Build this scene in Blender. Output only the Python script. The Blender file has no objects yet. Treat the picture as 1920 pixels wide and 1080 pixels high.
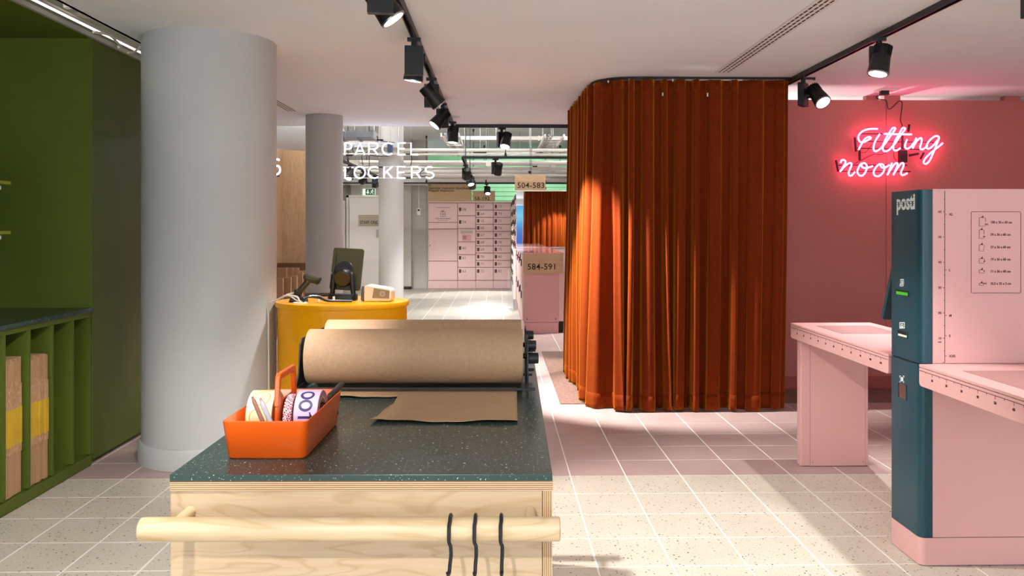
import bpy, bmesh, math, random
from mathutils import Matrix, Vector
random.seed(7)
SC = bpy.context.scene
COL = SC.collection
PI = math.pi

# ------------------------------------------------------------------ camera
FPX, PX, PY, HC, YAW = 1548.0, 967.0, 427.8, 1.335, 0.0227
cd = bpy.data.cameras.new('camera')
cam = bpy.data.objects.new('camera', cd); COL.objects.link(cam)
cam.location = (0, 0, HC); cam.rotation_euler = (PI/2, 0, -YAW)
cd.sensor_width = 36.0; cd.lens = FPX/1920*36.0
cd.shift_x = (960-PX)/1920; cd.shift_y = (PY-540)/1920
cd.clip_start = 0.05; cd.clip_end = 200
SC.camera = cam
# ------------------------------------------------------------------ world + exposure
w = bpy.data.worlds.new('World'); SC.world = w; w.use_nodes = True
bg = w.node_tree.nodes['Background']
bg.inputs[0].default_value = (0.88, 0.93, 1.0, 1); bg.inputs[1].default_value = 4.3
SC.view_settings.view_transform = 'Standard'; SC.view_settings.look = 'None'
SC.view_settings.gamma = 1.0; SC.view_settings.use_curve_mapping = False
SC.view_settings.exposure = 0.78
SPOT_W = 56.0          # watts of one full track spotlight

# ------------------------------------------------------------------ helpers
def lin(h):
    if isinstance(h, str):
        h = h.lstrip('#'); c = [int(h[i:i+2], 16)/255 for i in (0, 2, 4)]
    else: c = [x/255 for x in h]
    return tuple(x/12.92 if x <= .04045 else ((x+.055)/1.055)**2.4 for x in c) + (1.0,)
def cw(u, v, d):                      # sight line through the camera at depth d -> world point
    xc = (u-PX)/FPX; c, s = math.cos(YAW), math.sin(YAW)
    return Vector(((xc*c+s)*d, (c-xc*s)*d, HC+(PY-v)/FPX*d))
def onY(u, v, Y):
    xc = (u-PX)/FPX; return cw(u, v, Y/(math.cos(YAW)-xc*math.sin(YAW)))
def onX(u, v, X):
    xc = (u-PX)/FPX; return cw(u, v, X/(xc*math.cos(YAW)+math.sin(YAW)))
def onZ(u, v, z): return cw(u, v, (z-HC)*FPX/(PY-v))

def mat(name, col, rough=.5, metal=0, spec=.5, emit=None, es=0, sheen=0, sheen_col=None, trans=0, alpha=1, coat=0, ior=1.45):
    m = bpy.data.materials.new(name); m.use_nodes = True
    b = m.node_tree.nodes['Principled BSDF']
    b.inputs['Base Color'].default_value = lin(col)
    b.inputs['Roughness'].default_value = rough; b.inputs['Metallic'].default_value = metal
    b.inputs['Specular IOR Level'].default_value = spec; b.inputs['IOR'].default_value = ior
    if emit is not None:
        b.inputs['Emission Color'].default_value = lin(emit); b.inputs['Emission Strength'].default_value = es
    if sheen:
        b.inputs['Sheen Weight'].default_value = sheen; b.inputs['Sheen Roughness'].default_value = .35
        b.inputs['Sheen Tint'].default_value = lin(sheen_col)
    b.inputs['Transmission Weight'].default_value = trans; b.inputs['Alpha'].default_value = alpha
    b.inputs['Coat Weight'].default_value = coat
    return m
def nodes(m): return m.node_tree.nodes, m.node_tree.links, m.node_tree.nodes['Principled BSDF']
def N(m, t, **kw):
    n = m.node_tree.nodes.new(t)
    for k, v in kw.items():
        if k.startswith('i_'):
            key = k[2:]; key = int(key) if key.isdigit() else key.replace('_', ' ')
            n.inputs[key].default_value = v
        else: setattr(n, k, v)
    return n
def ramp(m, fac, stops):
    r = m.node_tree.nodes.new('ShaderNodeValToRGB'); e = r.color_ramp.elements
    while len(e) > len(stops): e.remove(e[-1])
    while len(e) < len(stops): e.new(.5)
    for q, (p, c) in zip(e, stops): q.position = p; q.color = c
    m.node_tree.links.new(fac, r.inputs[0]); return r
def mixc(m, fac, a, b):
    x = m.node_tree.nodes.new('ShaderNodeMix'); x.data_type = 'RGBA'
    L = m.node_tree.links
    if isinstance(fac, float): x.inputs[0].default_value = fac
    else: L.new(fac, x.inputs[0])
    for i, q in ((6, a), (7, b)):
        if isinstance(q, tuple): x.inputs[i].default_value = q
        else: L.new(q, x.inputs[i])
    return x.outputs[2]
def mottled(name, c1, c2, scale=6, rough=.5, bump=0, bscale=80, stretch=(1, 1, 1), **kw):
    m = mat(name, c1, rough, **kw); n, L, b = nodes(m)
    g = N(m, 'ShaderNodeNewGeometry'); mp = N(m, 'ShaderNodeMapping'); mp.inputs['Scale'].default_value = stretch
    L.new(g.outputs['Position'], mp.inputs[0])
    t = N(m, 'ShaderNodeTexNoise', i_Scale=scale, i_Detail=5.0); L.new(mp.outputs[0], t.inputs['Vector'])
    r = ramp(m, t.outputs['Fac'], [(.35, lin(c1)), (.68, lin(c2))]); L.new(r.outputs[0], b.inputs['Base Color'])
    if bump:
        t2 = N(m, 'ShaderNodeTexNoise', i_Scale=bscale, i_Detail=4.0); L.new(mp.outputs[0], t2.inputs['Vector'])
        bp = N(m, 'ShaderNodeBump', i_Strength=bump, i_Distance=.002); L.new(t2.outputs['Fac'], bp.inputs['Height'])
        L.new(bp.outputs[0], b.inputs['Normal'])
    return m
def speckle(name, base, chips, rough, layers):
    """terrazzo: chips scattered by voronoi cells; layers = (scale, cell radius, share, colours)"""
    m = mat(name, base, rough); n, L, b = nodes(m)
    g = N(m, 'ShaderNodeNewGeometry')
    nz = N(m, 'ShaderNodeTexNoise', i_Scale=3.0, i_Detail=3.0); L.new(g.outputs['Position'], nz.inputs['Vector'])
    cur = ramp(m, nz.outputs['Fac'], [(.3, lin(base)), (.7, lin(chips))]).outputs[0]
    for sc, rad, share, cols in layers:
        dn = N(m, 'ShaderNodeTexNoise', i_Scale=sc*1.7, i_Detail=2.0); L.new(g.outputs['Position'], dn.inputs['Vector'])
        ad = N(m, 'ShaderNodeVectorMath', operation='MULTIPLY_ADD')
        L.new(dn.outputs['Color'], ad.inputs[0]); ad.inputs[1].default_value = (.6/sc, .6/sc, .6/sc); L.new(g.outputs['Position'], ad.inputs[2])
        v = N(m, 'ShaderNodeTexVoronoi', i_Scale=sc); L.new(ad.outputs[0], v.inputs['Vector'])
        lt = N(m, 'ShaderNodeMath', operation='LESS_THAN'); L.new(v.outputs['Distance'], lt.inputs[0]); lt.inputs[1].default_value = rad
        sp = N(m, 'ShaderNodeSeparateColor'); L.new(v.outputs['Color'], sp.inputs[0])
        l2 = N(m, 'ShaderNodeMath', operation='LESS_THAN'); L.new(sp.outputs[0], l2.inputs[0]); l2.inputs[1].default_value = share
        mu = N(m, 'ShaderNodeMath', operation='MULTIPLY'); L.new(lt.outputs[0], mu.inputs[0]); L.new(l2.outputs[0], mu.inputs[1])
        cr = ramp(m, sp.outputs[1], [(i/max(1, len(cols)-1), lin(c)) for i, c in enumerate(cols)]); cr.color_ramp.interpolation = 'CONSTANT'
        cur = mixc(m, mu.outputs[0], cur, cr.outputs[0])
    L.new(cur, b.inputs['Base Color']); return m
def birch(name, c1, c2, c3, rough=.5, along=0):
    m = mat(name, c1, rough); n, L, b = nodes(m)
    t = N(m, 'ShaderNodeTexCoord'); mp = N(m, 'ShaderNodeMapping')
    s = [4.5, 4.5, 4.5]; s[along] = .75; mp.inputs['Scale'].default_value = s
    L.new(t.outputs['Object'], mp.inputs[0])
    a = N(m, 'ShaderNodeTexNoise', i_Scale=1.3, i_Detail=3.0, i_Distortion=.6); L.new(mp.outputs[0], a.inputs['Vector'])
    k = N(m, 'ShaderNodeMath', operation='MULTIPLY'); L.new(a.outputs['Fac'], k.inputs[0]); k.inputs[1].default_value = 14
    f = N(m, 'ShaderNodeMath', operation='FRACT'); L.new(k.outputs[0], f.inputs[0])
    r1 = ramp(m, f.outputs[0], [(0, lin(c2)), (.14, lin(c1)), (.8, lin(c1)), (1, lin(c2))])
    mp2 = N(m, 'ShaderNodeMapping'); s2 = [60., 60., 60.]; s2[along] = 3; mp2.inputs['Scale'].default_value = s2; L.new(t.outputs['Object'], mp2.inputs[0])
    fz = N(m, 'ShaderNodeTexNoise', i_Scale=2.0, i_Detail=4.0); L.new(mp2.outputs[0], fz.inputs['Vector'])
    r2 = ramp(m, fz.outputs['Fac'], [(.4, lin(c3)), (.62, (1, 1, 1, 1))])
    x = m.node_tree.nodes.new('ShaderNodeMix'); x.data_type = 'RGBA'; x.blend_type = 'MULTIPLY'; x.inputs[0].default_value = .35
    L.new(r1.outputs[0], x.inputs[6]); L.new(r2.outputs[0], x.inputs[7]); L.new(x.outputs[2], b.inputs['Base Color'])
    return m
def plies(name, axis, pitch=.0034):
    m = mat(name, 'c9a880', .6); n, L, b = nodes(m)
    t = N(m, 'ShaderNodeTexCoord'); s = N(m, 'ShaderNodeSeparateXYZ'); L.new(t.outputs['Object'], s.inputs[0])
    k = N(m, 'ShaderNodeMath', operation='DIVIDE'); L.new(s.outputs[axis], k.inputs[0]); k.inputs[1].default_value = pitch
    f = N(m, 'ShaderNodeMath', operation='FRACT'); L.new(k.outputs[0], f.inputs[0])
    r = ramp(m, f.outputs[0], [(0, lin('d9bd97')), (.38, lin('cfae85')), (.48, lin('86603f')), (.9, lin('8f6a48')), (1, lin('d9bd97'))])
    L.new(r.outputs[0], b.inputs['Base Color']); return m

WM = {}
class MB:
    def __init__(self, xf=None): self.v, self.f, self.xf = [], [], xf
    def add(self, vs, fs):
        o = len(self.v); self.v += [Vector(p) for p in vs]; self.f += [tuple(i+o for i in q) for q in fs]; return self
    def box(self, x0, x1, y0, y1, z0, z1):
        return self.add([(x0,y0,z0),(x1,y0,z0),(x1,y1,z0),(x0,y1,z0),(x0,y0,z1),(x1,y0,z1),(x1,y1,z1),(x0,y1,z1)],
                        [(0,3,2,1),(4,5,6,7),(0,1,5,4),(1,2,6,5),(2,3,7,6),(3,0,4,7)])
    def obox(self, M, sx, sy, sz):      # box centred on a matrix
        h = [(a*sx/2, b*sy/2, c*sz/2) for c in (-1, 1) for a, b in ((-1,-1),(1,-1),(1,1),(-1,1))]
        return self.add([M @ Vector(p) for p in h], [(0,3,2,1),(4,5,6,7),(0,1,5,4),(1,2,6,5),(2,3,7,6),(3,0,4,7)])
    def cyl(self, a, b, r0, r1=None, n=20, cap=True):
        a, b = Vector(a), Vector(b); r1 = r0 if r1 is None else r1
        d = (b-a).normalized(); up = Vector((0,0,1)) if abs(d.z) < .95 else Vector((1,0,0))
        x = d.cross(up).normalized(); y = d.cross(x)
        vs = [a+(x*math.cos(t)+y*math.sin(t))*r0 for t in [2*PI*i/n for i in range(n)]] + \
             [b+(x*math.cos(t)+y*math.sin(t))*r1 for t in [2*PI*i/n for i in range(n)]]
        fs = [(i, i+n, (i+1) % n+n, (i+1) % n) for i in range(n)]
        if cap: fs += [tuple(range(n)), tuple(range(2*n-1, n-1, -1))]
        return self.add(vs, fs)
    def lathe(self, a, d, prof, n=28, closed=False):     # profile (radius, distance along d)
        a, d = Vector(a), Vector(d).normalized(); up = Vector((0,0,1)) if abs(d.z) < .95 else Vector((1,0,0))
        x = d.cross(up).normalized(); y = d.cross(x); vs, fs = [], []
        for r, h in prof:
            for i in range(n):
                t = 2*PI*i/n; vs.append(a+d*h+(x*math.cos(t)+y*math.sin(t))*r)
        for k in range(len(prof)-1):
            for i in range(n): fs.append((k*n+i, (k+1)*n+i, (k+1)*n+(i+1) % n, k*n+(i+1) % n))
        if closed:
            k = len(prof)-1
            for i in range(n): fs.append((k*n+i, i, (i+1) % n, k*n+(i+1) % n))
        else: fs += [tuple(range(n)), tuple(range(len(prof)*n-1, (len(prof)-1)*n-1, -1))]
        return self.add(vs, fs)
    def tube(self, pts, r, n=8, smooth=0):
        P = [Vector(p) for p in pts]
        if smooth: P = spline(P, smooth)
        vs, fs = [], []; up = None
        for i, p in enumerate(P):
            d = (P[min(i+1, len(P)-1)]-P[max(i-1, 0)]).normalized()
            if up is None:
                up = Vector((0,0,1)) if abs(d.z) < .9 else Vector((1,0,0))
            x = d.cross(up).normalized(); y = x.cross(d); up = y
            for k in range(n):
                t = 2*PI*k/n; vs.append(p+(x*math.cos(t)+y*math.sin(t))*r)
        for i in range(len(P)-1):
            for k in range(n): fs.append((i*n+k, i*n+(k+1) % n, (i+1)*n+(k+1) % n, (i+1)*n+k))
        fs += [tuple(range(n-1, -1, -1)), tuple(range((len(P)-1)*n, len(P)*n))]
        return self.add(vs, fs)
    def prism(self, poly, h, axis='z', at=0):   # polygon extruded along an axis from at to at+h
        f = {'z': lambda a, b, c: (a, b, c), 'y': lambda a, b, c: (a, c, b), 'x': lambda a, b, c: (c, a, b)}[axis]
        n = len(poly)
        vs = [f(a, b, at) for a, b in poly] + [f(a, b, at+h) for a, b in poly]
        return self.add(vs, [tuple(range(n-1, -1, -1)), tuple(range(n, 2*n))] + [(i, (i+1) % n, (i+1) % n+n, i+n) for i in range(n)])
def spline(P, k):
    out = []
    for i in range(len(P)-1):
        a, b, c, d = P[max(i-1, 0)], P[i], P[i+1], P[min(i+2, len(P)-1)]
        for j in range(k):
            t = j/k
            out.append(.5*((2*b)+(c-a)*t+(2*a-5*b+4*c-d)*t*t+(3*b-3*c+d-a)*t**3))
    out.append(P[-1]); return out
def obj(name, mb, m, parent=None, smooth=False, bevel=0, xf=None, seg=2, angle=40, org=None):
    X = xf or mb.xf or Matrix()
    base = WM.get(parent, Matrix()) if parent is not None else Matrix()
    wv = [X @ v for v in mb.v]
    if org is None:
        lo = Vector([min(p[i] for p in wv) for i in range(3)]); hi = Vector([max(p[i] for p in wv) for i in range(3)])
        org = Vector(((lo.x+hi.x)/2, (lo.y+hi.y)/2, lo.z))
    rot = X.to_3x3().normalized().to_4x4()
    M = Matrix.Translation(org) @ rot
    Mi = M.inverted()
    me = bpy.data.meshes.new(name); me.from_pydata([Mi @ p for p in wv], [], mb.f); me.validate()
    bm = bmesh.new(); bm.from_mesh(me); bmesh.ops.recalc_face_normals(bm, faces=bm.faces); bm.to_mesh(me); bm.free()
    for q in ([m] if not isinstance(m, (list, tuple)) else m): me.materials.append(q)
    o = bpy.data.objects.new(name, me); COL.objects.link(o)
    if parent is not None:
        o.parent = parent; o.matrix_local = base.inverted() @ M
    else: o.matrix_local = M
    WM[o] = M
    if bevel:
        md = o.modifiers.new('bevel', 'BEVEL'); md.width = bevel; md.segments = seg; md.limit_method = 'ANGLE'; md.angle_limit = math.radians(35)
    if smooth:
        for p in me.polygons: p.use_smooth = True
        try: me.set_sharp_from_angle(angle=math.radians(angle))
        except Exception: pass
    return o
def tag(o, label=None, cat=None, group=None, kind=None):
    if label: o['label'] = label
    if cat: o['category'] = cat
    if group: o['group'] = group
    if kind: o['kind'] = kind
    return o
def thing(name, label, cat, loc, rz=0, group=None):
    o = bpy.data.objects.new(name, None); COL.objects.link(o); o.empty_display_size = .1
    M = Matrix.Translation(Vector(loc)) @ Matrix.Rotation(rz, 4, 'Z')
    o.matrix_local = M; WM[o] = M
    return tag(o, label, cat, group)
def struct(name, mb, m, parent=None, label=None, **kw):
    o = obj(name, mb, m, parent, **kw)
    if parent is None: o['kind'] = 'structure'
    if label: o['label'] = label
    return o
def copy_tree(o, parent=None, M=None, name=None):
    c = o.copy(); COL.objects.link(c)
    if parent is not None: c.parent = parent
    if M is not None: c.matrix_local = M
    for ch in list(o.children):
        k = copy_tree(ch, c); 
    return c
def text(name, body, loc, size, m, parent, rz=0, align='LEFT', bold=0, xs=1.0, vy='BOTTOM_BASELINE', ext=.0006, space=1.0):
    cu = bpy.data.curves.new(name, 'FONT'); cu.body = body; cu.size = size; cu.align_x = align; cu.align_y = vy
    cu.extrude = ext; cu.offset = bold*size; cu.space_character = space; cu.resolution_u = 3
    cu.materials.append(m)
    o = bpy.data.objects.new(name, cu); COL.objects.link(o)
    M = Matrix.Translation(Vector(loc)) @ Matrix.Rotation(rz, 4, 'Z') @ Matrix.Rotation(PI/2, 4, 'X') @ Matrix.Diagonal((xs, 1, 1, 1))
    if parent is not None:
        o.parent = parent; o.matrix_local = WM[parent].inverted() @ M
    else: o.matrix_local = M
    WM[o] = M
    return o

# ------------------------------------------------------------------ materials
M_ceil = mottled('ceiling_paint', 'eef2f5', 'ebeff2', 2, .85)
M_white = mat('white_paint', 'e6e4e0', .6)
M_wallgrey = mottled('grey_wall_paint', 'bdbab2', 'b6b3ab', 2, .8)
M_column = mottled('column_paint', 'c3c3c2', 'bcbcbb', 1.5, .62)
M_grout = mat('grout', 'f1ece6', .8)
M_cream = speckle('cream_terrazzo', 'd0c8ba', 'c9c0b1', .42,
    [(62, .26, .20, ['57493c', '8a6f55', '3b332d', 'a58a6c']), (150, .28, .16, ['5e5042', '8b7358', '3a322c'])])
M_pinktile = mottled('pink_tile', 'b8a09c', 'ad9591', 3, .45)
M_greytile = mottled('grey_tile', 'a8a49b', '9d9990', 3, .4)
M_teal_top = speckle('dark_green_terrazzo', '2a3c39', '30423e', .25,
    [(105, .15, .34, ['c9d6cf', '8fa7a0', 'b9c9c2', 'e6ede8']), (270, .22, .32, ['7e938d', 'a8bab3', '5c726d'])])
M_birch = birch('birch_panel', 'c2a98a', 'b69b78', 'ece0d0', .5, 0)
M_dowel = birch('birch_dowel', 'cfb794', 'c3a77e', 'ece0d0', .45, 0)
M_plyz = plies('ply_edge_horizontal', 'Z'); M_plyx = plies('ply_edge_vertical', 'X')
M_black = mat('black_metal', '17181a', .42)
M_blackp = mat('black_plastic', '1b1b1d', .35)
M_track = mat('track_black', '1a191b', .38)
M_kraft = mottled('kraft_paper', 'b08d6c', 'a88464', 120, .62, bump=.12, bscale=400)
M_kraft2 = mottled('kraft_card', 'b8926d', 'a9835f', 9, .7, stretch=(1, 1, .2))
M_kraftedge = mottled('kraft_card_edge', 'c39c78', 'ab8360', 60, .75)
M_yellowband = mottled('yellow_band', 'd2ab2e', 'c39c28', 9, .6)
M_orange = mat('orange_plastic', 'e25a08', .28, coat=.15)
M_green = mottled('olive_green_paint', '55621e', '505d1c', 2, .5, spec=.3)
M_yellow = mat('yellow_enamel', 'f7aa02', .38, spec=.3)
M_pinkmetal = mat('pink_powder_coat', 'd9a7a4', .42)
M_pinkdark = mottled('pink_scale_plate', 'ad7f7d', 'a57775', 30, .4)
M_pinkwall = mottled('pink_wall_paint', 'c2736c', 'be6e67', 2, .6)
M_pinkbase = mat('pink_skirting', 'a8524c', .5)
M_teal = mat('teal_coat', '123f4c', .33)
M_ink = mat('brown_ink', '5c3236', .6)
M_inkblack = mat('black_ink', '1d1b1a', .6)
M_whiteink = mat('white_ink', 'e9f0f0', .5)
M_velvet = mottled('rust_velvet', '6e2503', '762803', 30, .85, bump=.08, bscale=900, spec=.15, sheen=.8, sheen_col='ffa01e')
n_, L_, b_ = nodes(M_velvet)          # velvet sheen put into the base colour: golden where seen edge-on
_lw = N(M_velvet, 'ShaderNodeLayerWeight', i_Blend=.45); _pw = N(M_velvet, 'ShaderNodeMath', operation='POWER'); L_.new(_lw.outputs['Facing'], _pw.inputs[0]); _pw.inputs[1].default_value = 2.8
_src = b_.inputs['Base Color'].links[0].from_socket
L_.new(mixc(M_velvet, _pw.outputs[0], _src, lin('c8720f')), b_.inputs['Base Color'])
M_carpet = mottled('woven_carpet', '8f6f62', '6f5349', 60, .9, bump=.6, bscale=500)
M_chrome = mat('mirror_silver', 'e8eaec', .02, metal=1)
M_steel = mat('brushed_steel', 'b5b7b8', .3, metal=1)
M_alu = mat('aluminium', 'cfcdc8', .35, metal=.6)
M_plywall = birch('plywood_wall', 'c2a380', 'b6966f', 'd8c8b0', .55, 2)
M_signwood = mottled('sign_plywood', 'cbae8a', 'c2a37d', 5, .6, stretch=(.5, 1, 4))
M_lockpink = mat('locker_pink', 'e4c6c4', .38)
M_lockdark = mat('locker_gap', '8a4e4f', .6)
M_plate = mat('handle_plate', '4b2f2e', .4)
M_whiteplast = mat('white_plastic', 'efece6', .4)
M_pipe = mat('pipe_white', 'd2d0cb', .5)
M_duct = mottled('duct_grey', '8d9093', '85888b', 3, .5)
M_greenwall = mottled('green_far_wall', '8ecf9f', '84c495', 2, .5)
M_neonw = mat('neon_white', 'ffffff', .3, emit='dfe8ff', es=6)
M_neonp = mat('neon_pink', 'ff9ac0', .3, emit='ff5588', es=8)
M_lens = mat('lamp_lens', 'ffffff', .2, emit='fffaf2', es=14)
M_led = mat('led_strip', 'ffffff', .3, emit='fff6e6', es=2)
M_exitg = mat('exit_green', '1f4a34', .4, emit='1f5a3c', es=.25)
M_exitw = mat('exit_white', 'f4fff4', .4, emit='eafff0', es=.35)
M_slotgreen = mat('slot_light', '3fae1a', .4, emit='48c01a', es=.12)
M_dark = mat('dark_void', '121110', .6)
M_glass = mat('scanner_glass', '5a2f2c', .08)
M_sticker = mottled('sticker_paper', 'efe0b4', 'ead9a8', 20, .55)
M_gold = mat('gold_print', 'cfa55c', .5)
M_tape = mat('pink_tape', 'e7bfe0', .3, coat=.3)
M_tapeside = mat('tape_side', 'a9747c', .5)
M_navyink = mat('navy_ink', '3a3868', .4)
M_penp = mat('pink_pen', 'a06a62', .15, trans=.3)
M_penc = mat('clear_pen', 'c9cdd6', .12, trans=.45)
M_cablew = mat('white_cable', 'ddd6c8', .5)
M_cableb = mat('dark_cable', '241a1a', .5)
M_cream2 = mat('cream_plastic', 'f0e2cc', .35)
M_olive = mat('device_olive', '3b3620', .3)
M_winframe = mat('window_frame', '2b2c2e', .5)
M_mesh = mat('red_netting', 'f0dfe4', .6)
n_, L_, b_ = nodes(M_mesh)
_t = N(M_mesh, 'ShaderNodeNewGeometry'); _m = N(M_mesh, 'ShaderNodeMapping'); _m.inputs['Rotation'].default_value = (.78, 0, .4); L_.new(_t.outputs['Position'], _m.inputs[0])
_c = N(M_mesh, 'ShaderNodeTexChecker', i_Scale=300.0); _c.inputs[1].default_value = lin('efdde2'); _c.inputs[2].default_value = lin('a11e34')
L_.new(_m.outputs[0], _c.inputs[0]); L_.new(_c.outputs[0], b_.inputs['Base Color'])

# ------------------------------------------------------------------ room shell
CEIL, CEND = 2.44, 8.93      # low plasterboard ceiling and the line where it ends
XL, XR, YF = -2.98, 4.42, -3.6
TOPZ, YB = 3.3, 18.42
SLOT = -2.137                # left edge of the plasterboard ceiling, a lit slot above the cabinet beyond it
fl = struct('floor', MB().box(-6.5, XR, YF, 25, -.06, -.0015), M_grout)
T, X0, Y0 = .298, .3959, 4.4395
def tile_mesh(name, m):
    h = .1454; b = .001
    vs = [(x*(h-q), y*(h-q), z) for q, z in ((0, -.006), (0, -b), (b, 0)) for x, y in ((-1,-1),(1,-1),(1,1),(-1,1))]
    fs = [(8, 9, 10, 11)]
    for k in (0, 4):
        for i in range(4): fs.append((k+i, k+(i+1) % 4, k+4+(i+1) % 4, k+4+i))
    me = bpy.data.meshes.new(name); me.from_pydata(vs, [], fs); me.materials.append(m); return me
tm = {'c': tile_mesh('cream_tile', M_cream), 'p': tile_mesh('pink_tile', M_pinktile), 'g': tile_mesh('grey_tile', M_greytile)}
cells = []
for c in range(-22, 14):
    for r in range(-26, 66):
        cx, cy = X0+(c+.5)*T, Y0+(r+.5)*T
        if cx < -6.3 or cx > XR-.16 or cy < YF+.1: continue
        kind = 'c' if r < 0 else ('p' if r < 22 else 'g')
        u = PX+FPX*(cx*math.cos(YAW)-cy*math.sin(YAW))/max(.1, cx*math.sin(YAW)+cy*math.cos(YAW)) if cy > .4 else -999
        v = PY+FPX*HC/max(.1, cy)
        hid = (cx < -2.35) or (-.62 < cx < .0 and .9 < cy < 5.5) or (cx > 1.75 and cy < 3.5) or (-.55 < cx < .02 and cy < 9) or (cx > .75 and cy > 6.1) or (cx > .3 and cy > 10.4) or (-1.4 < cx < -.5 and 4.4 < cy < 10.6)
        seen = cy > 2.2 and -60 < u < 1980 and v < 1110 and not hid
        cells.append((0 if seen else 1, cy, cx, kind))
cells.sort()
far = {'c': MB(), 'p': MB(), 'g': MB()}
for i, (nv, cy, cx, k) in enumerate(cells):
    if i < 300 and not nv:
        o = bpy.data.objects.new('tile', tm[k]); COL.objects.link(o); o.parent = fl
        o.matrix_local = WM[fl].inverted() @ Matrix.Translation((cx, cy, 0))
    else:
        h = .1454
        far[k].add([(cx-h, cy-h, 0), (cx+h, cy-h, 0), (cx+h, cy+h, 0), (cx-h, cy+h, 0), (cx-h, cy-h, -.005), (cx+h, cy-h, -.005), (cx+h, cy+h, -.005), (cx-h, cy+h, -.005)],
                   [(0,1,2,3), (0,4,5,1), (1,5,6,2), (2,6,7,3), (3,7,4,0)])
for k, m in (('c', M_cream), ('p', M_pinktile), ('g', M_greytile)):
    tag(obj('tiling', far[k], m, fl), kind='stuff')

ce = struct('ceiling', MB().box(SLOT, XR, YF, CEND, CEIL, CEIL+.05).box(XL, SLOT-.3, YF, 4.0, CEIL+.16, CEIL+.2).box(-6.5, SLOT, 6.75, CEND, CEIL, CEIL+.05), M_ceil)
struct('ceiling', MB().box(-6.5, XR, CEND-.4, 25, TOPZ, TOPZ+.06), M_ceil)
struct('trim_1', MB().box(-6.5, XR, CEND, CEND+.02, CEIL-.004, CEIL+.3).box(-6.5, XR, CEND-.02, CEND+.02, CEIL+.3, TOPZ), M_ceil)
struct('trim_2', MB().box(SLOT, SLOT+.02, YF, 6.75, CEIL, CEIL+.22).box(XL, SLOT+.02, YF, 6.78, CEIL+.2, CEIL+.24).box(XL, SLOT+.02, 6.75, 6.78, CEIL, CEIL+.2), M_white)
struct('wall_left', MB().box(XL-.06, XL, YF, 6.8, 0, CEIL+.22).box(-6.5, XL-.06, 6.74, 6.8, 0, CEIL), M_white)
struct('wall_far_left', MB().box(-6.56, -6.5, 6.74, 25, 0, TOPZ), M_wallgrey)
struct('wall_right', MB().box(XR, XR+.06, YF, 25, 0, TOPZ), M_white)
# shop front behind the camera: glazing between posts, daylight outside
wf = struct('wall_front', MB().box(XL, XR, YF-.08, YF, 2.2, CEIL+.22).box(XL, XR, YF-.08, YF, 0, .5).box(XL, XL+.25, YF-.08, YF, .5, 2.2).box(XR-.35, XR, YF-.08, YF, .5, 2.2), M_white)
wi = struct('window_1', MB().box(-2.75, -2.69, YF-.06, YF-.02, .5, 2.2).box(4.01, 4.07, YF-.06, YF-.02, .5, 2.2).box(.63, .69, YF-.06, YF-.02, .5, 2.2).box(-1.06, -1.0, YF-.06, YF-.02, .5, 2.2).box(2.32, 2.38, YF-.06, YF-.02, .5, 2.2), M_winframe)

pn_ = mat('window_film', 'ffffff', .4); n_, L_, b_ = nodes(pn_)
_t = N(pn_, 'ShaderNodeNewGeometry'); _s = N(pn_, 'ShaderNodeSeparateXYZ'); L_.new(_t.outputs['Position'], _s.inputs[0])
_d = N(pn_, 'ShaderNodeMath', operation='DIVIDE'); L_.new(_s.outputs[2], _d.inputs[0]); _d.inputs[1].default_value = 2.4
_r = ramp(pn_, _d.outputs[0], [(.25, lin('2a55c0')), (.52, lin('3f78c8')), (.60, lin('3f9fd8')), (.74, lin('7fd0ee')), (.9, lin('4aa8e0'))])
L_.new(_r.outputs[0], b_.inputs['Emission Color']); b_.inputs['Emission Strength'].default_value = .6; b_.inputs['Base Color'].default_value = (.05, .08, .12, 1)
lbx = thing('light_box', 'backlit blue window poster in the shop front, seen only in the mirror', 'light box', (1.5, YF-.05, .5))
obj('poster', MB().box(.72, 2.30, YF-.05, YF-.045, .52, 2.18), pn_, lbx)
obj('frame', MB().box(.692, .72, YF-.06, YF-.04, .505, 2.195).box(2.30, 2.318, YF-.06, YF-.04, .505, 2.195).box(.692, 2.318, YF-.06, YF-.04, .505, .52).box(.692, 2.318, YF-.06, YF-.04, 2.18, 2.195), M_winframe, lbx)
# far wall, pilaster, door, green room beyond the lockers
wfar = struct('wall_far', MB().box(-6.5, -1.55, YB, YB+.1, 0, TOPZ), M_wallgrey)
pa = onY(711, 500, YB); pb = onY(773, 500, YB)
struct('trim_3', MB().box(-3.2, pb.x, YB-.25, YB-.001, 0, TOPZ), M_wallgrey)
struct('baseboard_far', MB().box(-6.5, -3.2, YB-.02, YB-.001, 0, .08).box(pb.x, -1.55, YB-.02, YB-.001, 0, .05), M_wallgrey)
tag(obj('floor_box', MB().box(onY(757, 540, YB-.3).x, onY(772, 540, YB-.3).x, YB-.32, YB-.26, 0.005, .06), M_black, bevel=.006), 'small black box on the floor at the foot of the far pillar', 'box')
struct('wall_green', MB().box(-3, XR, 22.5, 22.6, 0, TOPZ), M_greenwall)
gs = bpy.data.objects['wall_green']
for k in range(9):
    z = 1.85+k*.12
    obj('slat', MB().box(-1.4, 2.6, 22.44, 22.5, z, z+.09), M_greenwall, gs)
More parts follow.
